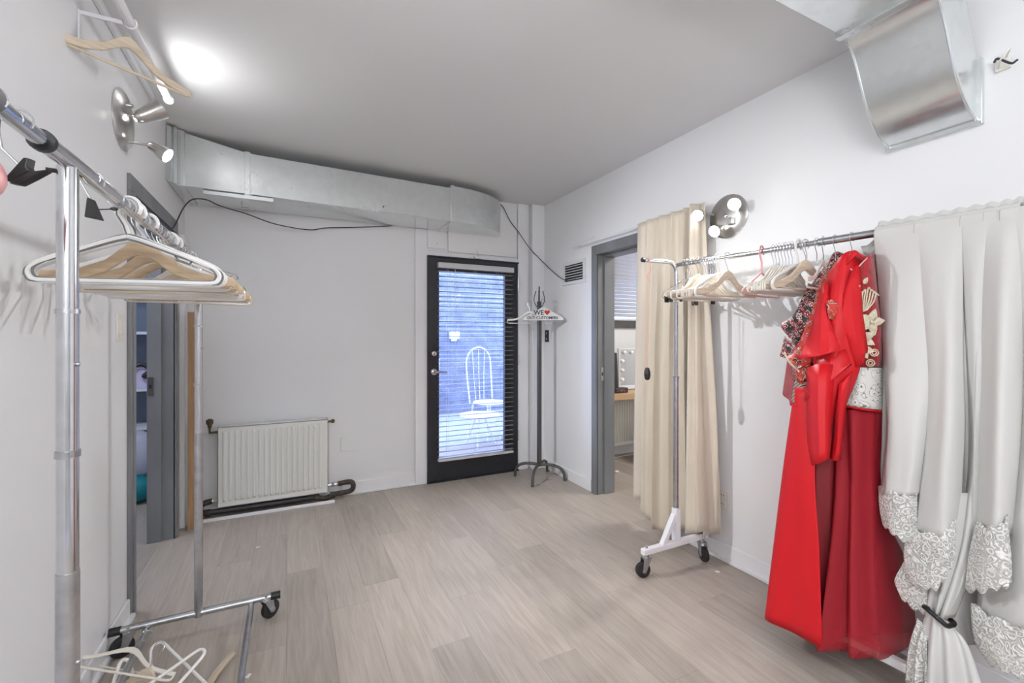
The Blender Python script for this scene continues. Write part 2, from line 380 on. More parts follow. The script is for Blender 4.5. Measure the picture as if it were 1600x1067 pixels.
# trims on the back wall
struct('trim_1', MB().box(1.015, 3.975, 0, 1.125, YB, 2.30).box(2.05, 3.975, 0, 2.165, YB, H).box(1.125, 3.975, 2.065, 2.05, YB, 2.105), M['trim'], 'white flat casing boards around the dark glass door', 'trim', bevel=.002)
struct('trim_2', MB().box(2.19, 3.93, 0, XR, YB, H), M['trim'], 'narrow white boxed chase in the corner by the coat stand', 'trim', bevel=.003)
t = tag(bpy.data.objects.new('trim_3', None), 'white access panels above the dark glass door', 'trim', kind='structure'); COL.objects.link(t)
MB().box(1.13, 3.986, 2.14, 1.30, YB, 2.36).build('panel', M['board'], t, bevel=.002)
MB().box(1.325, 3.982, 2.12, 2.04, YB, 2.58).build('panel', M['board'], t, bevel=.002)
for x, z in ((1.22, 2.19), (1.80, 2.48)): MB().lathe([(.005,0),(.004,.003)], (x, 3.983, z), (0,-1,0), 8).build('screw', M['dull_chrome'], t)
struct('trim_4', MB().box(XL, YF, H-.03, XL+.022, 3.3, H), M['trim'], 'thin white strip along the ceiling edge above the wall pipe', 'trim', bevel=.004)
def base(name, mbs, label): return struct(name, mbs, M['trim'], label, 'baseboard', bevel=.004)
base('baseboard_left', MB().box(XL, YF, 0, XL+.014, LD0-.05, .10).box(XL, YF, 0, XL+.03, LD0-.03, .022), 'white baseboard below the light switch')
base('baseboard_back', MB().box(.40, YB-.014, 0, 1.015, YB, .105).box(.40, YB-.03, 0, 1.015, YB, .02), 'white baseboard between radiator pipe and glass door')
base('baseboard_right', MB().box(XR-.014, YF, 0, XR, RD0-.06, .10).box(XR-.03, YF, 0, XR, RD0-.06, .022).box(XR-.014, RD1+.06, 0, XR, 3.93, .10), 'white baseboard below the curtain and clothes rack')

# ------------------------------------------------------------------ grey steel frames
def steel_frame(name, xw, sgn, y0, y1, h, label, T):
    """xw = wall face towards the room, sgn = direction from the face into the wall"""
    r = thing(name, label, 'door frame', (0,0,0), kind='structure')
    xa, xb = xw-sgn*.012, xw+sgn*(T+.012)
    lo, hi = min(xa, xb), max(xa, xb)
    st0, st1 = sorted((xw+sgn*.06, xw+sgn*(T+.012)))
    def jamb(ya, yb, inner):
        mb = MB().box(lo, ya, 0, hi, yb, h-.03)
        s0, s1 = (yb, yb+.016) if inner > 0 else (ya-.016, ya)
        mb.box(st0, s0, 0, st1, s1, h-.046)
        f0, f1 = sorted((xw, xw-sgn*.014)); a, b = (ya-.045, yb) if inner > 0 else (ya, yb+.045)
        mb.box(f0, a, 0, f1, b, h-.03)
        g0, g1 = sorted((xw-sgn*.008, xw-sgn*.02)); a, b = (ya-.012, yb-.008) if inner > 0 else (ya+.008, yb+.012)
        mb.box(g0, a, 0, g1, b, h-.03)
        return mb
    jamb(y0, y0+.03, 1).build('jamb', M['steel_frame'], r, bevel=.003)
    jamb(y1-.03, y1, -1).build('jamb', M['steel_frame'], r, bevel=.003)
    f0, f1 = sorted((xw, xw-sgn*.014))
    MB().box(lo, y0, h-.03, hi, y1, h).box(f0, y0-.045, h-.03, f1, y1+.045, h+.052).box(st0, y0, h-.046, st1, y1, h-.03).build('head', M['steel_frame'], r, bevel=.003)
    return r
fL = steel_frame('trim_5', XL, -1, LD0, LD1, LDH, 'worn grey steel door frame beside the light switch', .122)
q = MB().box(XL-.128, LD1-.052, .95, XL-.100, LD1-.045, 1.07).build('strike_plate', M['stand'], fL)
MB().box(XL-.121, LD1-.054, .998, XL-.107, LD1-.051, 1.022).build('latch_hole', M['blackp'], q)
fR = steel_frame('trim_6', XR, 1, RD0, RD1, RDH, 'worn grey steel door frame half hidden by the beige curtain', .15)
q = MB().box(XR+.03, RD1-.034, .96, XR+.055, RD1-.029, 1.07).build('strike_plate', M['dull_chrome'], fR)
MB().box(XR+.036, RD1-.036, 1.00, XR+.048, RD1-.033, 1.03).build('latch_hole', M['blackp'], q)

# ------------------------------------------------------------------ dark glass door
d = thing('door_1', 'charcoal framed glass door with lever handle and lowered blind', 'door', kind='structure')
y0, y1 = 3.965, 4.01; gx0, gx1, gz0, gz1 = 1.232, 1.90, .20, 1.93
for a, b in ((1.135, gx0), (gx1, 2.04)): MB().box(a, y0, .012, b, y1, 2.055).build('stile', M['black_door'], d, bevel=.002)
MB().box(gx0, y0, gz1, gx1, y1, 2.055).build('rail', M['black_door'], d); MB().box(gx0, y0, .012, gx1, y1, gz0).build('rail', M['black_door'], d)
MB().box(gx0, 3.985, gz0, gx1, 3.991, gz1).build('pane', M['glass'], d)
h = MB().lathe([(.034,0),(.034,.006),(.028,.014),(.013,.018),(.012,.045)], (1.183, y0, 1.01), (0,-1,0), 20).build('lever_handle', M['chrome'], d)
MB().tube([(1.183, y0-.045, 1.01),(1.22, y0-.050, 1.01),(1.29, y0-.048, 1.008)], [.011,.010,.008], 10).build('lever', M['chrome'], h)
MB().lathe([(.030,0),(.030,.006),(.022,.016),(.012,.018)], (1.183, y0, 1.175), (0,-1,0), 20).build('deadbolt', M['chrome'], d)
for z in (.35, 1.1, 1.85): MB().tube([(2.043, y0-.006, z-.05),(2.043, y0-.006, z+.05)], .007, 8).build('hinge', M['dull_chrome'], d)
struct('door_2', MB().box(DX0-.004, 3.955, 0, DX0+.008, YB+T, DH).box(DX1-.008, 3.985, 0, DX1+.003, YB+T, DH).box(DX0, 3.955, DH-.008, DX1, YB+T, DH+.003).box(DX0, YB-.05, 0, DX1, YB+T, .010), M['black_door'], 'dark frame and threshold around the glass door', 'door frame')
cl = MB().box(1.575, 3.935, 2.07, 1.635, 3.975, 2.09).tube([(1.607, 3.96, 2.09),(1.607, 3.965, 2.15)], .005, 8).build('sensor', M['plug'], bevel=.004); tag(cl, 'small cream contact sensor above the dark door', 'sensor')
# blind on the door
bl = thing('window_blind', 'open white horizontal slat blind hanging on the dark door', 'blind')
bx0, bx1 = 1.215, 1.968
MB().box(bx0-.004, 3.915, 1.955, bx1+.008, 3.962, 2.005).build('head_rail', M['blindd'], bl, bevel=.003)
sl = None; nS = 38
for i in range(nS):
    z = 1.925-i*(1.925-.235)/(nS-1)
    if sl is None:
        pr = [[Vector((bx, -.024+.048*k/4, .003*math.sin(PI*k/4)-.004*(k/4-.5))) for bx in (bx0, bx1)] for k in range(5)]
        sl = MB().grid(pr).build('slat', M['blindd'], bl, solid=.0016); o = sl
    else:
        o = sl.copy(); COL.objects.link(o); o.parent = bl
    o.location = (0, 3.936, z)
MB().box(bx0-.002, 3.912, .195, bx1+.002, 3.96, .217).build('bottom_rail', M['blindd'], bl, bevel=.004)
for x in (bx0+.085, bx0+.36, bx1-.16):
    for yy in (3.911, 3.961): MB().tube([(x, yy, 1.96),(x, yy, .21)], .0011, 4).build('ladder_cord', M['plug'], bl)
MB().tube([(bx0+.15, 3.905, 1.95),(bx0+.152, 3.905, .95)], .0022, 6).build('tilt_wand', M['plug'], bl)
MB().tube([(bx1-.13, 3.905, 1.95),(bx1-.13, 3.905, .36)], .0012, 4).ball((bx1-.13, 3.905, .35), .010, 8, (1,1,1.6)).build('pull_cord', M['plug'], bl)

# ------------------------------------------------------------------ patio outside
struct('patio_ground', MB().box(-.6, YB+T, -.10, 6, 9.5, -.03), M['concrete'], 'pale concrete patio outside the glass door', 'ground')
bw = struct('wall_patio', MB().box(-.6, 7.6, -.05, 6, 7.8, 3.4), M['mortar'], 'brick wall across the patio outside the glass door', 'wall')
mb = MB()
for r in range(38):
    z = r*.075-.03; x = 1.6-(.11 if r % 2 else 0)
    while x < 4.6:
        j = random.uniform(0, .006); mb.box(x+.006, 7.59-j, z+.006, x+.215, 7.62, z+.066); x += .222
tag(mb.build('brick', M['brickm'], bw), kind='stuff')
struct('trim_7', MB().box(1.78, 7.35, -.03, 1.98, 7.55, 3.0), M['trim'], 'white post against the patio brick wall', 'post')
pls = thing('patio_light', 'small square white lamp on the patio brick wall', 'lamp', (2.62, 7.58, 1.36))
MB().box(-.09,-.08,-.07,.09,0,.07).build('shade', M['wmetal'], pls, bevel=.01); MB().box(-.05,-.03,-.11,.05,0,-.07).build('bracket', M['wmetal'], pls)
tag(MB().box(1.40, 6.9, .80, 2.15, 6.96, .98).box(1.44, 6.9, -.03, 1.50, 6.96, .80).box(2.05, 6.9, -.03, 2.11, 6.96, .80).build('patio_bench', M['wmetal'], bevel=.004), 'white board on two legs before the patio wall', 'bench')
gc = thing('garden_chair', 'white metal hoop backed garden chair on the patio', 'chair', (2.42, 5.55, -.03), .3)
MB().lathe([(.0,.46),(.19,.46),(.215,.47),(.215,.485),(.19,.49),(0,.488)], (0,0,0), (0,0,1), 28, caps=False).build('seat', M['wmetal'], gc)
for sx in (-1, 1):
    for sy in (-1, 1): MB().tube([(sx*.15, sy*.15, .46),(sx*.20, sy*.21, 0)], .010, 8).build('leg', M['wmetal'], gc)
MB().tube([(-.20, .16, .47),(-.215, .20, .8)]+arc((0,.22,1.0), .215, PI, 0, 12)+[(.215,.20,.8),(.20,.16,.47)], .010, 8).build('back_hoop', M['wmetal'], gc)
for x in (-.09, 0, .09): MB().tube([(x*.8,.19,.48),(x,.215,.85),(x*1.2,.22,1.19)], .005, 6).build('spindle', M['wmetal'], gc)
MB().tube(arc((0,0,.22), .17, 0, 2*PI, 20, (1,0,0), (0,1,0)), .007, 6).build('stretcher', M['wmetal'], gc)
gt = thing('patio_table', 'low white round table beside the garden chair on the patio', 'table', (2.12, 5.15, -.03), 0)
MB().lathe([(0,.38),(.24,.38),(.25,.39),(.25,.40),(.0,.405)], n=28, caps=False).build('table_top', M['wmetal'], gt)
for k in range(3): MB().tube([(.05*math.cos(k*2.1), .05*math.sin(k*2.1), .38),(.22*math.cos(k*2.1), .22*math.sin(k*2.1), 0)], .011, 8).build('leg', M['wmetal'], gt)

# ------------------------------------------------------------------ radiator and pipes
def radiator(loc, wdt, z0, z1, label, ribs):
    r = thing('radiator', label, 'radiator', loc)
    P = []; 
    def prof(x):
        u = (x+wdt/2-.03)/((wdt-.06)/ribs); 
        if u < 0 or u > ribs: return -.050
        f = u-math.floor(u); return -.050-(.010 if .0 < f < .62 else 0)
    xs = [-wdt/2]; 
    pit = (wdt-.06)/ribs
    for i in range(ribs):
        a = -wdt/2+.03+i*pit; xs += [a, a+.006, a+pit*.62-.006, a+pit*.62]
    xs += [wdt/2]
    def yy(i, flat): return -.050 if flat or i == 0 or i == len(xs)-1 or (i-1) % 4 in (0, 3) else -.061
    for z, flat in ((z0, 1), (z0+.035, 1), (z0+.05, 0), (z1-.05, 0), (z1-.035, 1), (z1, 1)):
        P.append([Vector((x, yy(i, flat), z)) for i, x in enumerate(xs)])
    mb = MB().grid(P)
    MB.build(mb, 'front_panel', M['radiator'], r, ang=25)
    MB().box(-wdt/2, -.050, z0, -wdt/2+.003, .045, z1).build('side_cover', M['radiator'], r)
    MB().box(wdt/2-.003, -.050, z0, wdt/2, .045, z1).build('side_cover', M['radiator'], r)
    g = MB()
    g.box(-wdt/2, -.050, z1-.004, wdt/2, .045, z1)
    g.build('top_grille', M['radiator'], r)
    MB().box(-wdt/2+.01, .02, z0+.01, wdt/2-.01, .04, z1-.01).build('back_panel', M['radiator'], r)
    return r
rd = radiator((-.09, 3.925, 0), .745, .085, .668, 'white ribbed panel radiator with rusty valves below the duct', 18)
v = MB().lathe([(.012,0),(.014,.02),(.022,.03),(.024,.055),(.012,.065)], (-.425, -.02, .665), (0,0,1), 10).tube([(-.372,-.02,.63),(-.425,-.02,.63),(-.425,-.02,.67)], .009, 8).build('thermostat_valve', M['brass'], rd)
MB().tube([(.37,-.02,.645),(.42,-.02,.645)], .009, 8).ball((.41,-.02,.645), .017, 8).tube([(.41,-.02,.645),(.41,-.05,.645)], .007, 6).build('bleed_valve', M['brass'], rd)
MB().tube([(.37,-.02,.13),(.45,-.02,.13)], .013, 8).lathe([(.02,0),(.02,.02)], (.40,-.02,.13), (1,0,0), 6).lathe([(.018,0),(.018,.03)], (.44,-.02,.13), (1,0,0), 6).build('union', M['dull_chrome'], rd)
MB().tube([(-.372,-.02,.13),(-.42,-.02,.13)], .013, 8).lathe([(.02,0),(.02,.03)], (-.40,-.02,.125), (1,0,0), 6).build('union', M['dull_chrome'], rd)
pp = thing('heating_pipe', 'dark rusty heating pipe looping along the floor under the radiator', 'pipe')
MB().tube([(-.56,3.90,.05),(.18,3.90,.05)], .020, 10).build('pipe_run', M['pipe'], pp)
MB().tube(cr([(.36,3.905,.13),(.44,3.905,.135),(.475,3.905,.12),(.475,3.905,.075),(.44,3.905,.055),(.34,3.90,.052),(.30,3.895,.04),(.26,3.90,.03),(.18,3.90,.05)], 5), [.020]*41, 10).build('pipe_bend', M['rust'], pp)
MB().tube(cr([(-.50,3.905,.13),(-.55,3.905,.12),(-.575,3.905,.09),(-.56,3.90,.05)], 5), .020, 10).build('pipe_bend', M['rust'], pp)
for x in (.185, .30, -.545): MB().lathe([(.027,0),(.027,.035)], (x, 3.90, .047), (1,0,0), 10).build('coupling', M['rust'], pp)
tag(MB().box(-.58, 3.84, 0, .33, 3.86, .022).build('floor_strip', M['trim'], bevel=.003), 'narrow white floor strip in front of the heating pipe', 'strip')
tag(MB().box(-.62, 3.74, 0, -.565, 3.80, 1.50).build('wood_board', M['ply'], bevel=.002), 'brown raw wood board standing upright in the corner by the steel frame', 'board')
tag(MB().box(XL+.001, 3.80, 0, -.645, 3.90, 2.04).build('white_board', M['trim'], bevel=.002), 'white narrow board standing beside the brown wood board', 'board')

# ------------------------------------------------------------------ wall plates
def plate(name, label, cat, loc, n, wdt, ht, m, detail):
    n = Vector(n); r = thing(name, label, cat, loc)
    right = Vector((0,0,1)).cross(n).normalized(); Mx = Matrix((right, n, Vector((0,0,1)))).transposed()
    MB().obox(n*.004, (wdt, .008, ht), Mx).build('cover_plate', m, r, bevel=.002)
    for k in detail:
        nm, cx, cz, sw, sh, dp, mm = k
        MB().obox(right*cx+Vector((0,0,cz))+n*(.008+dp/2), (sw, dp, sh), Mx).build(nm, mm, r, bevel=.001)
    return r
plate('light_switch', 'cream double rocker light switch beside the grey steel doorway', 'switch', PX(187, 511, XL), (1,0,0), .105, .125, M['plug'], [('rocker', -.023, 0, .033, .066, .004, M['plug']), ('rocker', .023, 0, .033, .066, .004, M['plug'])])
plate('wall_plate', 'blank painted cover plate on the wall beyond the radiator', 'plate', PY(545, 693, YB), (0,-1,0), .13, .12, M['board'], [])
o_ = PX(1131, 780, XR)
plate('power_outlet', 'ivory double power outlet low on the wall beside the curtain', 'outlet', o_, (-1,0,0), .07, .115, M['plug'],
      [('socket', 0, .026, .034, .030, .003, M['plug']), ('socket', 0, -.026, .034, .030, .003, M['plug']), ('slot', -.007, .028, .003, .010, .004, M['blackp']), ('slot', .007, .028, .003, .010, .004, M['blackp']), ('slot', -.007, -.024, .003, .010, .004, M['blackp']), ('slot', .007, -.024, .003, .010, .004, M['blackp'])])
plate('black_outlet', 'small black outlet on the wall behind the coat stand', 'outlet', PX(855, 525, XR), (-1,0,0), .07, .12, M['blackp'],
      [('socket', 0, .027, .036, .032, .003, M['cabinet_dark']), ('socket', 0, -.027, .036, .032, .003, M['cabinet_dark']), ('slot', 0, .027, .012, .016, .004, M['dull_chrome']), ('slot', 0, -.027, .012, .016, .004, M['dull_chrome'])])
# vent grille
vg = thing('vent_grille', 'white louvred vent grille beside the grey steel frame', 'vent', (XR, 3.40, 1.915))
MB().box(-.012, -.18, -.105, 0, .18, -.075).box(-.012, -.18, .075, 0, .18, .105).box(-.012, -.18, -.075, 0, -.145, .075).box(-.012, .145, -.075, 0, .18, .075).build('frame', M['vent'], vg, bevel=.002)
MB().box(-.003, -.145, -.075, -.001, .145, .075).build('hollow_shade', M['dark'], vg)  # dark sheet, colours in the shade seen between the louvres
for i in range(6):
    MB().obox((-.010, 0, -.060+i*.0238), (.014, .29, .0035), Matrix.Rotation(-.55, 3, 'Y')).build('louvre', M['vent'], vg)

# ------------------------------------------------------------------ duct along the back wall
du = thing('air_duct', 'galvanised rectangular air duct above the dark glass door', 'duct')
zb = 2.302
def dsec(x, yf, zt): return [(x, yf, zb), (x, YB-.012, zb), (x, YB-.012, zt), (x, yf, zt)]
def dloft(secs):
    mb = MB(); vs = [Vector(p) for s in secs for p in s]; fs = []
    for i in range(len(secs)-1):
        for k in range(4): fs.append((i*4+k, i*4+(k+1) % 4, (i+1)*4+(k+1) % 4, (i+1)*4+k))
    fs.append((3,2,1,0)); n = (len(secs)-1)*4; fs.append((n, n+1, n+2, n+3)); return mb.add(vs, fs)
dloft([dsec(XL+.002, 3.43, 2.645), dsec(-.60, 3.525, 2.645)]).build('end_collar', M['galv'], du, bevel=.002)
dloft([dsec(-.60, 3.525, 2.645), dsec(-.25, 3.535, 2.58)]).build('duct_section', M['galv'], du, bevel=.002)
dloft([dsec(-.25, 3.535, 2.58), dsec(1.235, 3.60, 2.58)]).build('duct_section', M['galv'], du, bevel=.002)
# curved end: front sweeps round into the wall
outl = [(1.235, YB-.012)]+[(1.235+.60*math.sin(PI/2*k/12), 3.60+(YB-.012-3.60)*(1-math.cos(PI/2*k/12))) for k in range(13)]
MB().prism(outl, (0,0,(zb+2.60)/2), (1,0,0), (0,1,0), (0,0,2.60-zb)).build('elbow', M['galv'], du, bevel=.003)
for x, yf, zt in ((-.615, 3.51, 2.65), (-.25, 3.535, 2.583), (1.235, 3.60, 2.60)):
    MB().box(x-.016, yf-.008, zb-.008, x+.016, YB-.013, zt+.006 if zt < 2.64 else 2.652).build('joint_flange', M['galv'], du, bevel=.002)
MB().box(-.645, 3.455, zb-.01, -.628, YB-.013, 2.648).build('joint_flange', M['galv'], du, bevel=.002)
g = MB().box(-.50, 3.56, zb-.022, -.10, 3.83, zb).build('access_flap', M['galv'], du, bevel=.002)
MB().box(-.505, 3.552, zb-.03, -.095, 3.565, zb-.002).build('flap_lip', M['galv'], g, bevel=.002)
MB().tube([(-.30,3.72,zb-.022),(-.30,3.72,zb-.045),(-.25,3.72,zb-.045)], .005, 6).build('flap_catch', M['dull_chrome'], g)
tag(MB().tube(cr([PX(258,372,XL+.02), PX(273,352,XL+.03), PY(286,326,3.62), PY(300,312,3.53), PY(322,312,3.53), PY(345,322,3.56), PY(385,334,3.72), PY(430,350,3.86), PY(482,359,3.95), PY(510,356,3.97), PY(560,355,3.97), PY(622,351,3.97), PY(590,338,3.75), PY(600,322,3.56)], 6), .0042, 6).build('cable', M['wire_dark']), 'dark blue cable sagging under the galvanised duct', 'cable')
tag(MB().tube(cr([PY(772,316,3.95), PY(785,322,3.96), PY(797,345,3.96), PY(812,365,3.93), PY(828,388,3.91), PX(848,409,XR-.03), PX(868,428,XR-.02), PX(884,438,XR-.018), PX(900,436,XR-.016)], 6), .0042, 6).build('cable', M['wire_dark']), 'dark cable hanging from the duct elbow to the vent grille', 'cable')

# ------------------------------------------------------------------ duct above the clothes rack
d2 = thing('supply_duct', 'large curved galvanised duct dropping from the ceiling above the garments', 'duct')
ya, yb = .725, 1.0
def bez(p0, p1, p2, p3, n):
    return [((1-t)**3*p0[0]+3*(1-t)**2*t*p1[0]+3*(1-t)*t*t*p2[0]+t**3*p3[0], (1-t)**3*p0[1]+3*(1-t)**2*t*p1[1]+3*(1-t)*t*t*p2[1]+t**3*p3[1]) for t in [i/n for i in range(n+1)]]
low = bez((1.955,2.512), (2.085,2.50), (2.07,2.20), (2.315,2.14), 20)
upp = bez((1.955,2.655), (2.25,2.655), (2.22,2.47), (2.315,2.36), 20)
mb = MB(); n = 21
mb.strip([(x, (ya+yb)/2, z) for x, z in upp], [(x, (ya+yb)/2, z) for x, z in low], (0, yb-ya, 0))
mb.build('elbow', M['galv'], d2, ang=50)
MB().box(.9, ya, 2.515, 1.94, yb, 2.656).build('duct_section', M['galv'], d2, bevel=.002)
MB().box(1.925, ya-.012, 2.500, 1.957, yb+.012, 2.658).build('joint_flange', M['galv'], d2, bevel=.002)
MB().box(2.308, ya-.014, 2.125, XR, yb+.014, 2.372).build('wall_flange', M['galv'], d2, bevel=.002)
for yy in (ya, yb):
    MB().tube([(x, yy, z) for x, z in low], .005, 6).build('seam', M['galv'], d2)
wj = thing('wire_stub', 'loose wires and clip poking from the wall near the curved duct', 'wires', PX(1568, 102, XR))
MB().box(-.012,-.02,-.02,0,.02,.02).build('clip', M['plug'], wj, bevel=.003)
MB().tube(cr([(-.012,.02,.02),(-.05,.0,.01),(-.04,-.03,-.02),(-.06,-.05,-.025)], 5), .004, 6).build('wire', M['wire_dark'], wj)
MB().tube(cr([(-.012,-.01,.02),(-.05,-.03,.03),(-.06,-.01,.0),(-.012,.01,-.01)], 5), .003, 6).build('wire', M['plug'], wj)

# ------------------------------------------------------------------ wall spotlights
def spot_head(parent, arm, p, dr, power, ln=.085, on=True, size=150, k=1.):
    dr = Vector(dr).normalized(); p = Vector(p)
    MB().tube([Vector(arm), p], .006, 8).build('arm', M['nickel'], parent)
    hd = MB().lathe([(.012*k,-.01),(.020*k,.0),(.024*k,.02),(.034*k,ln*.75),(.036*k,ln),(.033*k,ln),(.030*k,ln*.8)], p, dr, 20, caps=False).build('spot_head', M['nickel'], parent)
    MB().lathe([(.0,ln*.90),(.02*k,ln*.90),(.031*k,ln*.86),(.0301*k,ln*.70)], p, dr, 16, caps=False).build('bulb', M['lit'] if on else M['bulb'], hd)
    if on:
        l = bpy.data.lights.new('spot', 'SPOT'); l.energy = power; l.spot_size = math.radians(size); l.spot_blend = .85; l.shadow_soft_size = .02; l.color = (.965, .985, 1)
        lo = bpy.data.objects.new('spot_lamp', l); COL.objects.link(lo); lo.location = p+dr*(ln+.012); lo.rotation_euler = dr.to_track_quat('-Z', 'Y').to_euler(); lo.parent = parent
lf = thing('wall_spotlight', 'brushed nickel spotlight with two heads on a round plate above the light switch', 'light', (XL, 2.615, 2.315), group='wall spotlights')
MB().lathe([(.135,0),(.135,.006),(.12,.018),(.06,.026),(0,.028)], (0,0,0), (1,0,0), 40, caps=False).build('back_plate', M['nickel'], lf)
spot_head(lf, (.02,.0,.03), (.055,.0,.022), (.55,.15,.45), 2.6, .115, True, 165, 1.2)
spot_head(lf, (.02,.01,-.09), (.10,.03,-.085), (.84,-.16,-.52), 98, .08, True, 92)
MB().lathe([(.010,0),(.010,.02),(.006,.03)], (.02,-.03,.06), (1,0,0), 10).build('knob', M['nickel'], lf)
rf = thing('wall_spotlight', 'round nickel spotlight with three lit heads beside the curtain top', 'light', (XR, 1.80, 2.04), group='wall spotlights')
MB().lathe([(.128,0),(.128,.006),(.115,.016),(.06,.024),(0,.026)], (0,0,0), (-1,0,0), 40, caps=False).build('back_plate', M['nickel'], rf)
spot_head(rf, (-.015,.09,.03), (-.06,.15,.055), (-.80,-.30,-.50), 30, .06, True, 120)
spot_head(rf, (-.02,-.05,.03), (-.06,-.07,.03), (-.66,-.70,.0), .7, .06, True, 140)
spot_head(rf, (-.02,.02,-.05), (-.06,.015,-.07), (-.86,-.1,-.45), 25, .06, True, 120)
MB().lathe([(.012,0),(.010,.012),(0,.014)], (-.024,0,0), (-1,0,0), 12, caps=False).build('knob', M['nickel'], rf)
MB().box(-.05,-.055,-.06,-.02,-.02,-.02).build('bracket', M['nickel'], rf, bevel=.004)

# ------------------------------------------------------------------ pipe rail high on the wall
pr = thing('wall_rail', 'white clothes pipe on brackets high above the light switch', 'rail')
px_, pz_ = -.535, 2.51
MB().tube([(px_, .55, pz_),(px_, 2.75, pz_)], .017, 12).build('pipe', M['white_foot'], pr)
MB().lathe([(.019,0),(.022,.006),(.022,.018),(.012,.024)], (px_, 2.745, pz_), (0,1,0), 16).build('end_cap', M['white_foot'], pr)
for yy in (2.15, 1.62):
    b = MB().box(XL, yy-.012, 2.36, XL+.006, yy+.012, 2.51).box(XL, yy-.005, 2.497, px_+.0, yy+.005, 2.512).build('bracket', M['white_foot'], pr, bevel=.002)
    MB().tube(arc((px_, yy, pz_), .0205, PI, 2*PI+.9, 14), .004, 6).build('cradle', M['white_foot'], b)
for yy in (1.92, 1.80):
    MB().tube(arc((px_, yy, pz_), .021, -.4, PI+.9, 14, (-1,0,0), (0,0,-1)), .0025, 6).build('clip_ring', M['dull_chrome'], pr)

# ------------------------------------------------------------------ hangers
RR = .021    # hook radius
def wire_hook(neck, m, parent, r=.0017, tip=.9):
    pts = arc((0,0,0), RR, -tip, PI, 14)+[Vector((-RR*.9,0,-.014)), Vector((-.008,0,-.034)), Vector((0,0,-.048)), Vector((0,0,neck))]
    return MB().tube(pts, r, 6).build('hook', m, parent)
def wood_hanger(label, group, m='wood', hw=.22):
    r = thing('wooden_hanger', label, 'hanger', group=group)
    wire_hook(-.082, M['chrome'], r, .0018)
    xs = [-1,-.97,-.85,-.6,-.35,-.2,-.1,0,.1,.2,.35,.6,.85,.97,1]
    def top(u): a = abs(u); return -.152+.074*math.exp(-(a/.30)**2)+.018*(1-a)*1.0-(.012 if a > .99 else 0)
    def wd(u): a = abs(u); return .030+.012*math.exp(-(a/.25)**2)-(.014 if a > .99 else .004 if a > .96 else 0)
    MB().strip([(hw*u, .018*u*u-.0, top(u)) for u in xs], [(hw*u, .018*u*u, top(u)-wd(u)) for u in xs], (0,.013,0)).build('shoulder', M[m], r, bevel=.003)
    MB().tube([(-hw*.93,.015,-.178),(hw*.93,.015,-.178)], .0058, 8).build('trouser_bar', M[m], r)
    return r
def plastic_hanger(label, group, m='wplastic', edge=False, hw=.205, rr=.0062, drop=0):
    r = thing('plastic_hanger', label, 'hanger', group=group)
    pts = arc((0,0,0), .024, -.6, PI*.98, 12)+[Vector((-.022,0,-.02)), Vector((-.008,0,-.045)), Vector((0,0,-.072))]
    MB().tube(pts, rr*.85, 8).build('hook', M[m], r)
    zb_ = -.185
    loop = [(0,-.072),(.03,-.080),(.09,-.103),(.15,-.127),(.19,-.145),(hw,-.160),(hw-.002,-.176),(hw-.02,zb_),(.1,zb_),(-.1,zb_),(-hw+.02,zb_),(-hw+.002,-.176),(-hw,-.160),(-.19,-.145),(-.15,-.127),(-.09,-.103),(-.03,-.080)]
    P = [(x,0,z) for x, z in loop]; P = cr(P+[P[0]], 3)[:-1]
    MB().tube(P, rr, 8, closed=True).build('frame', M[m], r)
    if edge:
        for s, k in ((1.03, -.004), (.955, -.004)):
            MB().tube([Vector((p.x*s, k, (p.z+.14)*(1+(s-1)*2.2)-.14)) for p in P], .0032, 6, closed=True).build('grey_edge', M['greyp'], r)
        MB().tube([p+Vector((0,-.004,0)) for p in pts], .0034, 6).build('hook_edge', M['greyp'], r)
        for s in (-1, 1): MB().tube([(s*.10,-.003,-.108),(s*.11,-.003,-.128),(s*.135,-.003,-.137),(s*.145,-.003,-.125)], .003, 6).build('notch', M['greyp'], r)
    return r
def slim_hanger(label, group, m='cream', hw=.21):
    r = thing('slim_hanger', label, 'hanger', group=group)
    wire_hook(-.085, M['chrome'], r, .0015)
    us = [i/10 for i in range(-10, 11)]
    def top(u): a = abs(u); return -.150+.068*math.exp(-(a/.36)**2)+.012*(1-a)
    wd = lambda u: .017+.008*math.exp(-(abs(u)/.2)**2)
    MB().strip([(hw*u,0,top(u)) for u in us], [(hw*u,0,top(u)-wd(u)) for u in us], (0,.006,0)).build('shoulder', M[m], r, bevel=.002)
    z = -.188
    MB().tube(cr([(-hw+.003,0,-.158),(-hw,0,-.172),(-hw+.012,0,z),(-.1,0,z),(.1,0,z),(hw-.012,0,z),(hw,0,-.172),(hw-.003,0,-.158)], 4), .0042, 6).build('trouser_bar', M[m], r)
    return r
def clip_part(x, z, parent, m='blackp'):
    c = MB().strip([(x-.009,-.008,z+.016),(x+.009,-.008,z+.016)], [(x-.011,-.003,z-.016),(x+.011,-.003,z-.016)], (0,.004,0)).strip([(x-.009,.008,z+.016),(x+.009,.008,z+.016)], [(x-.011,.003,z-.016),(x+.011,.003,z-.016)], (0,.004,0)).build('clip', M[m], parent, bevel=.001)
    MB().tube(arc((x,0,z+.004), .007, 0, 2*PI, 10, (0,1,0), (0,0,1)), .0018, 5).build('spring', M['chrome'], c)
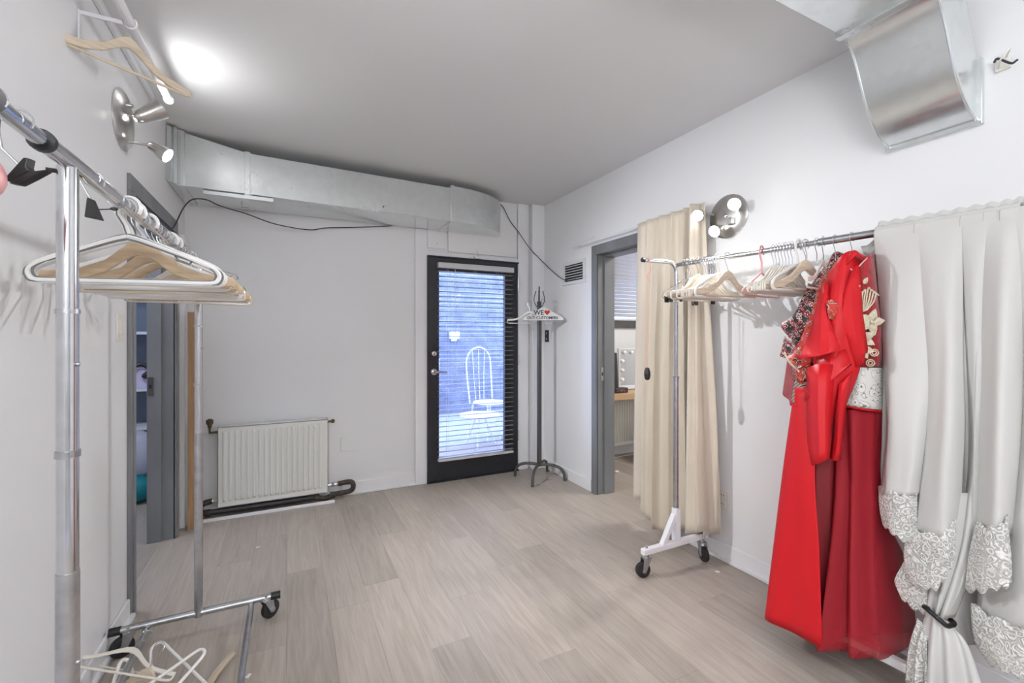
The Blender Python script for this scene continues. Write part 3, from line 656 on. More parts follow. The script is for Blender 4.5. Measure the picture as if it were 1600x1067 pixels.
def clip_hanger(label, group, hw=.15, m='chrome'):
    r = thing('clip_hanger', label, 'hanger', group=group)
    wire_hook(-.075, M['chrome'], r, .0018)
    MB().tube([(0,0,-.07),(hw*.75,0,-.135),(hw*.97,0,-.155),(hw,0,-.175),(hw*.96,0,-.182),(0,0,-.182),(-hw*.96,0,-.182),(-hw,0,-.175),(-hw*.97,0,-.155),(-hw*.75,0,-.135)], .0023, 6, closed=True).build('wire_frame', M[m], r)
    for s in (-1, 1): clip_part(s*hw*.86, -.186, r); MB().tube([(s*hw*.86,0,-.168),(s*hw*.86+.02,-.03,-.162)], .0012, 5).build('lever', M['chrome'], r)
    return r
def tube_hanger(label, group, m='pink', hw=.20):
    r = thing('tube_hanger', label, 'hanger', group=group)
    MB().tube(arc((0,0,0), .023, -.5, PI, 12)+[Vector((-.018,0,-.02)), Vector((0,0,-.045)), Vector((0,0,-.095))], .0042, 8).build('hook', M[m], r)
    MB().tube([(0,0,-.09),(hw*.5,0,-.135),(hw-.01,0,-.175),(hw,0,-.185),(hw-.01,0,-.192),(0,0,-.195),(-hw+.01,0,-.192),(-hw,0,-.185),(-hw+.01,0,-.175),(-hw*.5,0,-.135)], .0042, 8, closed=True).build('frame', M[m], r)
    for s in (-1, 1): MB().tube(arc((s*.13,0,-.165), .010, -.2, PI*1.1, 8, (s,0,0), (0,0,-1)), .0028, 6).build('strap_hook', M[m], r)
    return r
protos = {}
def put(kind, loc, rot, label, group, maker=None, **kw):
    key = (kind, tuple(sorted(kw.items())))
    if key not in protos:
        o = maker(label, group, **kw); protos[key] = o; o.location = loc; o.rotation_euler = rot; return o
    return dup(protos[key], loc, rot, label, group)
MK = dict(wood=wood_hanger, plastic=plastic_hanger, slim=slim_hanger, clip=clip_hanger, tube=tube_hanger)
def hang(kind, loc, rz, label, group, tilt=0, **kw): return put(kind, loc, (0, tilt, rz), label, group, MK[kind], **kw)

# hanger on the high pipe
hang('wood', (px_, 2.14, pz_+.0), math.radians(36), 'pale wooden hanger hanging alone from the high white wall pipe', 'hanger on the wall pipe', m='wood2')

# ------------------------------------------------------------------ casters
def caster(parent, loc, yaw, h=.115):
    c, s = math.cos(yaw), math.sin(yaw); fx = Vector((c, s, 0)); ax = Vector((-s, c, 0)); L_ = Vector(loc)
    ctr = Vector((L_.x, L_.y, .042))+fx*.022
    cs = MB().lathe([(.014,h-.02),(.014,h)], (L_.x, L_.y, 0), (0,0,1), 10).build('caster', M['dull_chrome'], parent)
    wh = MB().lathe([(.012,-.014),(.033,-.014),(.040,-.012),(.0415,-.006),(.0415,.006),(.040,.012),(.033,.014),(.012,.014)], ctr, ax, 24).build('wheel', M['rubber'], cs)
    f = MB()
    for k in (-1, 1):
        o = ctr+ax*(k*.019)
        f.prism([(-.010,-.010),(.010,-.010),(.002,h-.042-.02),(-.042,h-.042-.02)], o, fx, (0,0,1), ax*.003)
    f.obox((L_.x, L_.y, h-.02), (.045,.040,.004), Matrix((fx, ax, Vector((0,0,1)))).transposed())
    f.lathe([(.012,-.022),(.012,.022)], ctr, ax, 10)
    f.build('fork', M['dull_chrome'], cs)
    return cs
# ------------------------------------------------------------------ chrome rack by the light switch
RX, RZ, RY0, RY1 = -.358, 1.648, 1.085, 2.40
lr = thing('garment_rack', 'tall chrome double post garment rack beside the light switch', 'rack', group='garment racks')
MB().tube([(RX, RY0-.238, RZ),(RX, RY0-.03, RZ)], .0125, 14).build('rail_extension', M['chrome'], lr)
MB().lathe([(.018,0),(.018,.012)], (RX, RY0-.10, RZ), (0,1,0), 16).build('collar', M['blackp'], lr)
MB().lathe([(.012,-.024),(.017,-.022),(.019,0),(.010,.006)], (RX, RY0-.238, RZ), (0,1,0), 18).build('end_cap', M['greyp'], lr)
MB().tube([(RX, RY0-.095, RZ),(RX, RY1+.10, RZ+.012)], .0155, 16).build('top_rail', M['chrome'], lr)
for z, y in ((RZ, RY0+.25), (RZ, RY1-.5)): MB().lathe([(.0165,0),(.0165,.02)], (RX, y, z), (0,1,0), 16).build('sleeve', M['dull_chrome'], lr)
def post(y, near):
    p = MB().tube([(RX, y, .09),(RX, y, .905)], .0165, 16).build('post', M['dull_chrome'], lr)
    u = MB().tube([(RX, y, .905),(RX, y, RZ-.012)], .0152, 16).build('upper_tube', M['chrome'], p)
    MB().lathe([(.0178,0),(.0178,.012)], (RX, y, 1.112), (0,0,1), 16).build('collar', M['dull_chrome'], p)
    MB().lathe([(.0172,0),(.0172,.008)], (RX, y, 1.372), (0,0,1), 16).build('collar', M['dull_chrome'], p)
    for z in (.74, 1.28): MB().ball((RX+.016, y-.006, z), .004, 8).build('button', M['dull_chrome'], p)
    return p
post(RY0, True); post(RY1, False)
MB().tube([(RX-.012, RY0-.006, RZ-.022),(RX-.026, RY0-.008, RZ-.022)], .004, 8).build('thumb_screw', M['blackp'], lr)
for y in (RY0, RY1):
    ft = MB().tube([(-.635, y, .105),(-.065, y, .105)], .0145, 14).build('foot_bar', M['dull_chrome'], lr)
    for x in (-.645, -.055): MB().lathe([(.017,-.02),(.017,.02)], (x, y, .105), (1,0,0), 14).build('end_cap', M['blackp'], ft)
    caster(lr, (-.60, y, 0), 3.6); caster(lr, (-.095, y, 0), .7)
for x in (-.54, -.155): MB().tube([(x, RY0, .088),(x, RY1, .088)], .0125, 12).build('base_rail', M['dull_chrome'], lr)
GL = 'hangers on the chrome rack'
rz0 = math.radians(-12)
seq = [('plastic', 1.43, -14, dict(edge=True, rr=.0085), 'white plastic hanger with grey rubber edges, foremost on the chrome rack'),
       ('plastic', 1.475, -10, {}, 'white plastic hanger just behind the grey edged one on the chrome rack'),
       ('wood', 1.53, -6, {}, 'tan wooden hanger nearest the front on the chrome rack'),
       ('plastic', 1.60, -10, {}, 'second plain white plastic hanger on the chrome rack'),
       ('wood', 1.66, -8, {}, 'second tan wooden hanger on the chrome rack'),
       ('slim', 1.73, -10, {}, 'cream slim hanger amid the tan wooden ones on the chrome rack'),
       ('wood', 1.79, -4, {}, 'third tan wooden hanger on the chrome rack'),
       ('plastic', 1.86, -8, {}, 'third plain white plastic hanger on the chrome rack'),
       ('plastic', 1.92, -5, {}, 'rearmost white plastic hanger on the chrome rack'),
       ('slim', 2.0, -8, {}, 'second cream slim hanger on the chrome rack'),
       ('wood', 2.08, -2, {}, 'fourth tan wooden hanger on the chrome rack'),
       ('wood', 2.17, 0, {}, 'rearmost tan wooden hanger on the chrome rack'),
       ('slim', 2.24, 8, {}, 'rearmost cream slim hanger before the thin far post of the chrome rack')]
for k, y, a, kw, lab in seq: hang(k, (RX, y, RZ+.002+.006*(y-1.08)), math.radians(a), lab, GL, **kw)
c1 = hang('clip', (RX, 2.30, RZ+.008), math.radians(0), 'metal hanger with black clips at the far post of the chrome rack', GL, hw=.19)
c2 = hang('clip', (RX, 1.95, RZ+.008), math.radians(-14), 'metal hanger with black clips amid the white hangers of the chrome rack', GL, hw=.20)
c1.scale = (1, 1, .72); c2.scale = (1, 1, .66)
# small clips and the pink hanger at the near end
ck = thing('clip_hook', 'black plastic clip on a bent wire hook at the near end of the chrome rack', 'clip', (RX, .915, RZ))
MB().tube(arc((0,0,0), .018, -.5, PI, 12, (1,0,0), (0,0,1))+[Vector((-.019,0,-.02)), Vector((-.014,-.004,-.045)), Vector((.004,-.006,-.066)), Vector((.012,-.006,-.082))], .0018, 6).build('hook', M['dull_chrome'], ck)
def jaw(px, dz):
    o = Vector((RX, .915, RZ)); c0 = PZ(45, 268, .648+dz); rv = Vector((CY, -SY, 0)); k = .648/F
    MB().prism([((x-45)*k, (268-y)*k) for x, y in px], c0-o, rv, (0,0,1), Vector((SY, CY, 0))*.012).build('jaw', M['blackp'], ck, bevel=.0015)
jaw([(13,281),(43,248),(50,249),(47,262),(51,269),(30,284),(20,286)], 0)
jaw([(20,288),(52,270),(78,267),(56,279),(34,290)], -.004)
ck2 = thing('clip_hook', 'black flat clip hanging on a thin ring right behind the near chrome post', 'clip', (RX, 1.20, RZ))
MB().tube(arc((0,0,0), .019, -.5, PI*1.2, 14, (1,0,0), (0,0,1))+[Vector((0.0,0,-.045))], .0015, 6).build('hook', M['chrome'], ck2)
MB().strip([(-.008,0,-.035),(.004,0,-.04)], [(-.012,0,-.075),(.018,0,-.080)], (0,.006,0)).build('jaw', M['blackp'], ck2, bevel=.001)
MB().tube([(.006,0,-.058),(.03,0,-.054)], .0012, 5).ball((.034,0,-.053), .004, 6, (1.8,1,1)).build('lever', M['blackp'], ck2)
pk = thing('plush_hanger', 'pink padded hanger on the bare near end of the chrome rack rail', 'hanger', (RX-.0, .845, RZ))
MB().tube(arc((0,0,0), .018, -.5, PI, 12)+[Vector((-.012,0,-.03)), Vector((0,0,-.05)), Vector((0,0,-.075))], .002, 6).build('hook', M['chrome'], pk)
e = PZ(-66, 271, .60)-Vector((RX, .845, RZ))
MB().ball(e, .047, 20, (1.0,.6,.9)).tube([e, Vector((0,0,-.075))], [.03,.010], 10).build('padding', M['pink'], pk)
# hangers dropped on the base of the chrome rack
GB = 'hangers dropped on the chrome rack base'
def drop(kind, Lp, Rp, Hp, label, **kw):
    ex = (Rp-Lp).normalized(); m = (Lp+Rp)/2; ez = Hp-m; m = Lp+ex*(.22 if kind == 'wood' else .208); ez = (ez-ex*ez.dot(ex)).normalized(); ey = ez.cross(ex)
    rot = Matrix((ex, ey, ez)).transposed().to_euler()
    return put(kind, m+ez*.16, tuple(rot), label, GB, MK[kind], **kw)
drop('slim', PZ(272,1054,1.68), PZ(95,1026,1.64), PZ(215,960,1.90), 'cream slim hanger hooked upright on the chrome foot bar')
drop('plastic', PZ(192,1030,1.70), PZ(214,1190,1.50), PZ(150,1120,1.50), 'white plastic hanger with one rounded end pointing up at the chrome foot', rr=.0066)
drop('plastic', PZ(321,1017,1.76), PZ(225,1085,1.60), PZ(330,1120,1.55), 'white plastic hanger tipped over the inner base rail of the chrome rack', rr=.0060)
drop('plastic', PZ(240,1008,1.80), PZ(318,1085,1.62), PZ(235,1065,1.66), 'white plastic hanger lying aslant beneath the others on the base rails', rr=.0055)
drop('wood', PZ(364,1014,1.82), PZ(300,1095,1.66), PZ(420,1090,1.56), 'wooden hanger leaning across the inner base rail of the chrome rack', m='wood2')
drop('wood', PZ(130,1075,1.66), PZ(232,1100,1.62), PZ(182,1030,1.70), 'wooden hanger with its peak up beneath the white ones on the base rails', m='wood2')
drop('slim', PZ(78,1040,1.76), PZ(200,1063,1.72), PZ(100,1095,1.66), 'cream slim hanger lying flat close to the baseboard on the base rails')

# ------------------------------------------------------------------ white footed rack
A = Vector((2.0, 1.89, 1.742)); B = Vector((2.155, .28, 1.742)); dirr = (B-A).normalized(); perp = Vector((-dirr.y, dirr.x, 0)).normalized()
if perp.x > 0: perp = -perp          # towards the room
rot_r = math.atan2(dirr.x, -dirr.y)
def onrail(y): t = (A.y-y)/(A.y-B.y); return A+(B-A)*t
rr_ = thing('garment_rack', 'long chrome garment rack with white T feet full of garments', 'rack', group='garment racks')
mid = A+(B-A)*.46
MB().tube([A+Vector((0,0,0)), mid], .0125, 14).build('top_rail', M['chrome'], rr_)
MB().tube([mid, B], .016, 16).build('rail_sleeve', M['dull_chrome'], rr_)
def rpost(p):
    po = MB().tube([(p.x, p.y, .30),(p.x, p.y, 1.10)], .0155, 14).build('post', M['dull_chrome'], rr_)
    MB().tube([(p.x, p.y, 1.10),(p.x, p.y, 1.70),(p.x-.004, p.y, 1.725),(p.x-.02, p.y, 1.745),(p.x-.05, p.y, 1.757),(p.x-.235, p.y+.005, 1.755)], .0115, 12).build('upper_tube', M['chrome'], po)
    MB().lathe([(.0125,0),(.0125,.016)], (p.x-.236, p.y+.005, 1.755), (-1,0,0), 12).build('arm_tip', M['blackp'], po)
    MB().lathe([(.018,0),(.018,.012)], (p.x, p.y, 1.09), (0,0,1), 14).build('collar', M['dull_chrome'], po)
    ft = MB().box(p.x-.255, p.y-.016, .125, p.x+.25, p.y+.016, .158).build('foot_bar', M['white_foot'], rr_, bevel=.004)
    MB().box(p.x-.018, p.y-.018, .158, p.x+.018, p.y+.018, .345).build('post_socket', M['white_foot'], ft, bevel=.003)
    MB().bar((p.x-.105, p.y, .150),(p.x-.012, p.y, .310), .028, .030, (0,1,0)).build('brace', M['white_foot'], ft, bevel=.003)
    for x in (-.225, .22): MB().lathe([(.008,0),(.008,.014)], (p.x+x, p.y, .158), (0,0,1), 6).build('bolt', M['chrome'], ft)
    caster(rr_, (p.x-.225, p.y, 0), 2.9, .127); caster(rr_, (p.x+.21, p.y, 0), -1.9, .127)
rpost(A); rpost(B)
MB().bar((1.985, 1.02, .135),(2.03, .28, .135), .032, .032).build('base_bar', M['white_foot'], rr_, bevel=.004)
# cord with black tag on the arm
tg = thing('hanging_cord', 'pink looped cord with a black oval tag on the rack arm tip', 'cord', (A.x-.215, A.y+.004, 1.757))
MB().tube(cr([(-.006,0,.010),(0.006,-.012,.008),(.008,-.014,-.1),(.004,-.010,-.35),(.0,0,-.60)], 5), .0016, 5).tube(cr([(-.006,0,.010),(-.006,.012,.006),(-.010,.012,-.1),(-.006,.010,-.35),(.0,0,-.60)], 5), .0016, 5).tube(cr([(0,-.012,0),(.012,-.016,-.06),(-.012,-.01,-.09),(.0,-.012,-.12)], 5), .0022, 5).build('cord', M['palepink'], tg)
MB().lathe([(0,-.035),(.012,-.03),(.017,-.01),(.017,.012),(.010,.034),(0,.038)], (0,0,-.635), (0,0,1), 16, caps=False).build('tag', M['blackp'], tg)
GR = 'hangers on the white footed rack'
def rh(kind, y, dz, label, **kw):
    o = hang(kind, onrail(y), rot_r+math.radians(dz), label, GR, **kw); o.scale = (1, 1, 1.12); return o
rh('clip', 1.835, 14, 'metal hanger with black clips nearest the tagged end of the white footed rack', hw=.20)
rh('clip', 1.815, 26, 'second metal clip hanger from the tagged end of the white footed rack', hw=.20)
rh('clip', 1.795, -8, 'third metal clip hanger from the tagged end of the white footed rack', hw=.20)
rh('slim', 1.775, 4, 'cream slim hanger just past the clip hangers on the white footed rack')
rh('wood', 1.745, -6, 'pale wooden hanger nearest the curtain on the white footed rack', m='wood2')
nm = ['first', 'second', 'third', 'fourth', 'fifth', 'sixth', 'seventh', 'eighth']
for i in range(6): rh('slim', 1.715-i*.014, random.uniform(-3, 3), f'{nm[i]} of six cream slim hangers between the wooden ones on the white footed rack')
rh('plastic', 1.625, 2, 'white plastic hanger just before the second wooden hanger on the white footed rack')
rh('wood', 1.575, -12, 'pale wooden hanger in front of the cream bunch by the curtain', m='wood2')
rh('tube', 1.40, 6, 'dusty pink tube hanger hanging alone on the white footed rack')
for i in range(7): rh('slim', 1.345-i*.014, random.uniform(-3, 3), f'{nm[i]} of seven cream slim hangers beyond the pink one on the white footed rack')
rh('plastic', 1.235, -2, 'white plastic hanger ahead of the broad wooden hanger on the white footed rack')
rh('wood', 1.205, -16, 'broad pale wooden hanger next to the floral jacket', m='wood2')
rh('slim', 1.135, 8, 'cream slim hanger close to the floral jacket sleeve')

# ------------------------------------------------------------------ coat stand
cs = thing('coat_stand', 'dark grey metal coat stand with four curved feet in the corner', 'stand', (2.10, 3.64, 0))
MB().box(-.017,-.017,.12,.017,.017,1.66).build('pole', M['stand'], cs, bevel=.003)
for k, a in enumerate((-2.35, -.70, .72, 2.35)):
    L_ = .24; c, s = math.cos(a), math.sin(a)
    MB().tube(cr([(0,0,.135),(c*L_*.45,s*L_*.45,.137),(c*L_*.78,s*L_*.78,.118),(c*L_*.96,s*L_*.96,.07),(c*L_,s*L_,.0)], 6), .0135, 10).build('leg', M['stand'], cs)
for a in (-2.2, -.6, 1.0, 2.5):
    c, s = math.cos(a), math.sin(a)
    MB().tube(cr([(0,0,1.60),(c*.03,s*.03,1.62),(c*.05,s*.05,1.68),(c*.035,s*.035,1.745)], 5), .0036, 8).ball((c*.035,s*.035,1.75), .006, 8).build('coat_hook', M['blackp'], cs)
MB().tube([(0,0,1.66),(0,0,1.80)], .006, 8).build('finial', M['blackp'], cs)
GC = 'hangers on the coat stand'
w1 = hang('slim', (2.03, 3.70, 1.645), math.radians(-30), 'white hanger behind the printed one on the coat stand', GC, m='wplastic')
w2 = hang('slim', (2.16, 3.68, 1.69), math.radians(30), 'white hanger turned toward the vent on the coat stand', GC, m='wplastic')
wh = thing('shop_hanger', 'white card covered hanger lettered WE heart OUR CUSTOMERS on the coat stand', 'hanger', (2.11, 3.58, 1.655), math.radians(-22), GC)
wire_hook(-.07, M['chrome'], wh, .0016)
MB().prism([(-.016,-.055),(.016,-.055),(.185,-.150),(.185,-.172),(-.185,-.172),(-.185,-.150)], (0,0,0), (1,0,0), (0,0,1), (0,.006,0)).build('card', M['paper'], wh)
MB().tube([(-.187,0,-.174),(.187,0,-.174)], .003, 6).build('bar', M['chrome'], wh)
def text_mesh(body, size, name, m, parent, loc):
    c = bpy.data.curves.new(name, 'FONT'); c.body = body; c.size = size; c.extrude = .0006; c.align_x = 'CENTER'; c.resolution_u = 3; c.offset = size*.02
    o = bpy.data.objects.new('tmp', c); COL.objects.link(o); dg = bpy.context.evaluated_depsgraph_get()
    me = bpy.data.meshes.new_from_object(o.evaluated_get(dg)); bpy.data.objects.remove(o); me.materials.clear(); me.materials.append(m)
    t_ = bpy.data.objects.new(name, me); COL.objects.link(t_); t_.parent = parent; t_.location = loc; t_.rotation_euler = (PI/2, 0, 0); return t_
text_mesh('WE', .060, 'lettering', M['navy'], wh, (-.044, -.0045, -.122))
text_mesh('OUR CUSTOMERS', .036, 'lettering', M['navy'], wh, (-.01, -.0045, -.162))
hp = []
for i in range(24):
    t_ = 2*PI*i/24; hp.append((0.00165*16*math.sin(t_)**3, 0.00165*(13*math.cos(t_)-5*math.cos(2*t_)-2*math.cos(3*t_)-math.cos(4*t_))))
MB().prism(hp, (.034,-.0045,-.100), (1,0,0), (0,0,1), (0,.002,0)).build('heart', M['red'], wh)

# ------------------------------------------------------------------ cloth
def interp(rows, nu, nv):
    cols = [cr(r, nu) for r in rows]; m = len(cols[0]); out = []
    byc = [cr([c[j] for c in cols], nv) for j in range(m)]
    return [[byc[j][i] for j in range(m)] for i in range(len(byc[0]))]
def cloth(name, rows, m, parent, nu=6, nv=6, warp=None, solid=.0025, ang=60):
    P = interp(rows, nu, nv); R = len(P); K = len(P[0])
    if warp: P = [[warp(j/(K-1), i/(R-1), P[i][j]) for j in range(K)] for i in range(R)]
    o = MB().grid(P).build(name, m, parent, solid=solid, ang=ang); o['_'] = 0; del o['_']
    return o, P
# beige curtain on its rod
cu = thing('curtain', 'beige floor length curtain gathered on a thin rod over the doorway', 'curtain')
def cur_pt(s, v):
    yT = 2.50-.58*s; yBt = 2.50-.70*s
    y = yT+(yBt-yT)*v**1.1; x = 2.262-.035*v
    ph = (s**1.25)*5.2*2*PI; amp = (.014+.024*min(1, v*1.6))*(.35+.65*min(1, s*2.6))
    x += amp*math.sin(ph+1.2*v)+.008*math.sin(2*ph+2+v*3); y += amp*.6*math.cos(ph*1.0+.6)
    x -= .055*v*math.exp(-((s-.42)/.22)**2)
    hem = .16-.12*math.exp(-((s-.45)/.24)**2)+.02*math.sin(s*20)
    return Vector((min(x, 2.322), y, 2.148+(hem-2.148)*v))
P = [[cur_pt(j/110, i/50) for j in range(111)] for i in range(51)]
MB().grid(P).build('panel', M['curtain'], cu, solid=.003, ang=80)
def cur2(s, v):
    y = 2.0-.055*s-.05*v*(.4+.6*s)-.05*v**2*s; x = 2.235-.075*v-.02*math.sin(s*PI)+.012*math.sin(s*9+v*2)
    if s > .9: x += .05*(s-.9)/.1*(.3+v)
    z = 2.145+(.13+.06*s-2.145)*v
    return Vector((min(x, 2.318), y, z))
P = [[cur2(j/24, i/40) for j in range(25)] for i in range(41)]
MB().grid(P).build('side_fold', M['curtain'], cu, solid=.003, ang=80)
MB().tube([P[i][18]+Vector((-.003,0,0)) for i in range(2, 41)], .0018, 5).build('hem_stitch', M['curtain'], cu)
rodp = [PX(896, 386, 2.275), PX(1092, 324, 2.275)]
ro = thing('curtain_rod', 'thin white curtain rod above the grey steel doorway', 'rod')
MB().tube(rodp, .006, 8).build('rod', M['white_foot'], ro)
MB().tube([rodp[0]+Vector((0,-.30,.03)), rodp[0]+Vector((0,-.02,.012))], .003, 6).build('rod_wire', M['white_foot'], ro)
for p in (rodp[0]+Vector((0,-.02,0)), rodp[1]+Vector((0,.02,0))): MB().box(p.x-.006, p.y-.006, p.z-.008, XR, p.y+.006, p.z+.008).build('bracket', M['white_foot'], ro, bevel=.002)

# ivory drape over the rail
dr = thing('lace_drape', 'ivory satin drape with lace hem thrown over the rack and tied low', 'drape')
def railx(y): return onrail(y).x
tops = [1366, 1400, 1440, 1480, 1520, 1560, 1594]
def row(pys, xs, pxs=None): return [PX(p, q, x) for p, q, x in zip(pxs or tops, pys, xs)]
rail_front = [railx(PX(p, 350, 2.14).y)-.022 for p in tops]
railz = 1.742
r0 = [Vector((x+.022, PX(p, 350, x).y, railz+.021)) for p, x in zip(tops, rail_front)]
r1 = [Vector((x, PX(p, 360, x).y, railz-.01)) for p, x in zip(tops, rail_front)]
rb = [Vector((x+.044, PX(p, 350, x).y, railz-.01)) for p, x in zip(tops, rail_front)]
rb2 = [v+Vector((.015,0,-.55)) for v in rb]
r2 = row([430]*7, [2.10,2.09,2.08,2.07,2.08,2.08,2.09], [1368,1402,1440,1480,1521,1562,1600])
r3 = row([560]*7, [2.07,2.05,2.05,2.04,2.03,2.04,2.06], [1379,1405,1440,1480,1525,1570,1612])
r4 = row([680]*7, [2.05,2.03,2.02,2.01,2.01,2.02,2.03], [1381,1405,1438,1478,1525,1575,1622])
r5 = row([790]*7, [2.05,2.02,2.01,1.99,1.99,2.00,2.02], [1384,1404,1436,1478,1525,1580,1632])
def wdr(u, v, p):
    a = .022*min(1, max(0, (v-.44)*2.6))
    k = math.sin(u*2*PI*4.3+1.0+v*1.2)+.5*math.sin(u*2*PI*9.1+2.3-v*2)
    return p+Vector((-a*k, a*.5*math.cos(u*2*PI*4.3), 0)) if v > .42 else p+Vector((0, 0, .004*math.sin(u*60) if .1 < v < .3 else 0))
back = lambda r, k=.03: [v+Vector((k,0,0)) for v in r]
r6 = row([900]*7, [2.07,2.06,2.05,2.04,2.04,2.05,2.06], [1440,1450,1465,1488,1530,1590,1645])
cloth('drape_body', [rb2, rb, r0, r1, back(r2), back(r3), back(r4), back(r5), r6], M['white_fab'], dr, 12, 6, wdr)
def rf(p): return railx(PX(p, 350, 2.14).y)-.026
def length(name, spec, n=1.3, a=.006, ph=0):
    rows = [[Vector((rf(p)+.002, PX(p, 350, rf(p)).y, railz+.008)) for p in spec[0][1]], [Vector((rf(p)-.002, PX(p, 360, rf(p)).y, railz-.03)) for p in spec[0][1]]]
    rows += [row([py]*len(px), xs, px) for py, px, xs in spec[1:]]
    def f(u, v, p):
        k = min(1, max(0, (v-.18)*2)); e = .020*k*(abs(2*u-1)**4)
        return p+Vector((e-a*k*math.sin(u*2*PI*n+ph+v*1.5), 0, 0))
    cloth(name, rows, M['white_fab'], dr, 8, 8, f)
def scal(n, amp, start=.0):
    def f(u, v, p):
        if v > start: p = p+Vector((0, 0, -amp*abs(math.sin(u*PI*n))*(v-start)/(1-start)))
        if v < .25: p = p+Vector((0, 0, .014*abs(math.sin(u*PI*n*.8+.4))*(1-v/.25)))
        return p
    return f
def rip(n, a, ph=0):
    def f(u, v, p): return p+Vector((-a*math.sin(u*2*PI*n+ph+v), 0, 0))*(.3+v)
    return f
# left front swag
length('swag', [(0,[1366,1385,1405,1425,1446]), (440,[1370,1388,1407,1428,1452],[2.10,2.075,2.07,2.075,2.09]), (560,[1379,1392,1409,1432,1462],[2.06,2.035,2.03,2.04,2.06]), (660,[1383,1394,1411,1430,1452],[2.03,1.995,1.985,1.995,2.02]), (720,[1378,1391,1411,1428,1442],[2.015,1.975,1.965,1.975,2.0]), (774,[1372,1386,1404,1420,1434],[2.005,1.962,1.955,1.965,1.985])], 1.2, .006)
cloth('lace_trim', [row([762,770,776,768],[2.006,1.962,1.957,1.987],[1372,1390,1412,1433]), row([792,806,818,820],[2.00,1.955,1.95,1.98],[1374,1390,1412,1433]), row([815,828,842,846],[1.995,1.95,1.945,1.975],[1378,1392,1413,1432])], M['lace'], dr, 10, 6, scal(4,.014,.4), .0015)
# middle cascade
length('swag', [(0,[1428,1448,1468,1488,1504]), (440,[1432,1452,1470,1488,1503],[2.09,2.07,2.065,2.07,2.085]), (560,[1446,1462,1476,1490,1502],[2.05,2.03,2.025,2.03,2.045]), (660,[1444,1458,1474,1490,1503],[2.02,1.995,1.985,1.99,2.01]), (750,[1434,1450,1470,1488,1499],[1.995,1.968,1.957,1.967,1.985]), (838,[1422,1443,1468,1485,1495],[1.978,1.95,1.945,1.955,1.975])], 1.5, .006, 1)
cloth('lace_trim', [row([826,834,836,826,812],[1.972,1.946,1.941,1.951,1.966],[1418,1442,1468,1484,1494]), row([868,876,876,862,842],[1.96,1.94,1.93,1.94,1.96],[1412,1436,1464,1482,1494]), row([905,915,916,895,868],[1.955,1.93,1.925,1.94,1.955],[1420,1440,1463,1480,1492])], M['lace'], dr, 10, 6, scal(5,.016,.4), .0015)
cloth('lace_trim', [row([880,885,890,900],[1.99,1.985,1.985,1.985],[1412,1425,1440,1452]), row([905,918,928,932],[1.985,1.975,1.97,1.975],[1398,1412,1432,1450]), row([925,940,952,958],[1.98,1.97,1.965,1.97],[1404,1418,1436,1455])], M['lace'], dr, 8, 6, scal(3,.014,.4), .0015)
# layer behind the swags
cloth('back_layer', [row([620]*5,[2.10]*5,[1440,1480,1520,1570,1630]), row([780]*5,[2.075]*5,[1440,1480,1520,1570,1640]), row([900]*5,[2.06]*5,[1450,1485,1520,1575,1650]), row([1010]*5,[2.05]*5,[1462,1490,1525,1580,1660])], M['white_fab'], dr, 8, 6, rip(3.2,.014,1))
# tied bundle
cloth('bundle', [row([770,770,770,770],[2.02,2.0,2.0,2.02],[1440,1470,1500,1520]), row([880,880,885,890],[2.0,1.97,1.96,1.98],[1455,1470,1492,1512]), row([962,960,962,968],[1.97,1.945,1.945,1.955],[1450,1460,1470,1482])], M['white_fab'], dr, 8, 8, rip(2.2,.012))
cloth('bundle_skirt', [row([962,958,962,968,974],[1.965,1.94,1.935,1.94,1.955],[1446,1456,1466,1476,1484]), row([1000,1004,1006,1006,1004],[1.96,1.92,1.91,1.92,1.945],[1432,1450,1468,1490,1512]), row([1050,1062,1070,1070,1066],[1.95,1.90,1.89,1.90,1.93],[1420,1446,1470,1500,1535]), row([1110,1120,1130,1130,1120],[1.94,1.89,1.88,1.89,1.92],[1418,1446,1472,1508,1548])], M['white_fab'], dr, 8, 6, rip(3.3,.014))
cloth('lace_trim', [row([965,975,985],[1.95,1.945,1.95],[1434,1442,1452]), row([1010,1012,1014],[1.94,1.915,1.92],[1421,1434,1450]), row([1062,1070,1074],[1.93,1.895,1.90],[1417,1432,1452])], M['lace'], dr, 8, 8, rip(2.2,.01), .0015)
MB().tube(cr([PX(1444,948,1.93), PX(1456,958,1.915), PX(1470,970,1.915), PX(1481,978,1.93), PX(1490,972,1.99), PX(1462,955,2.0), PX(1444,948,1.93)], 5), .0075, 10).build('tie_band', M['blackp'], dr)
# right lobes
length('swag', [(0,[1500,1514,1528,1542,1556]), (440,[1502,1512,1522,1535,1550],[2.10,2.085,2.08,2.085,2.10]), (560,[1506,1516,1524,1534,1546],[2.07,2.055,2.05,2.055,2.07]), (700,[1506,1515,1522,1530,1540],[2.05,2.035,2.03,2.035,2.05]), (820,[1494,1504,1514,1524,1534],[2.03,2.0,1.99,2.0,2.03]), (900,[1476,1486,1495,1504,1512],[2.0,1.965,1.955,1.965,1.99]), (966,[1460,1467,1474,1481,1488],[1.975,1.94,1.93,1.94,1.965])], 1.5, .005, 2)
length('swag', [(0,[1536,1552,1568,1582,1594]), (440,[1530,1548,1566,1584,1600],[2.09,2.065,2.055,2.065,2.08]), (560,[1526,1545,1562,1580,1596],[2.05,2.02,2.01,2.02,2.04]), (700,[1522,1542,1560,1576,1590],[2.01,1.975,1.965,1.975,1.995]), (836,[1519,1540,1558,1570,1577],[1.975,1.94,1.93,1.94,1.96])], 1.4, .007, 2)
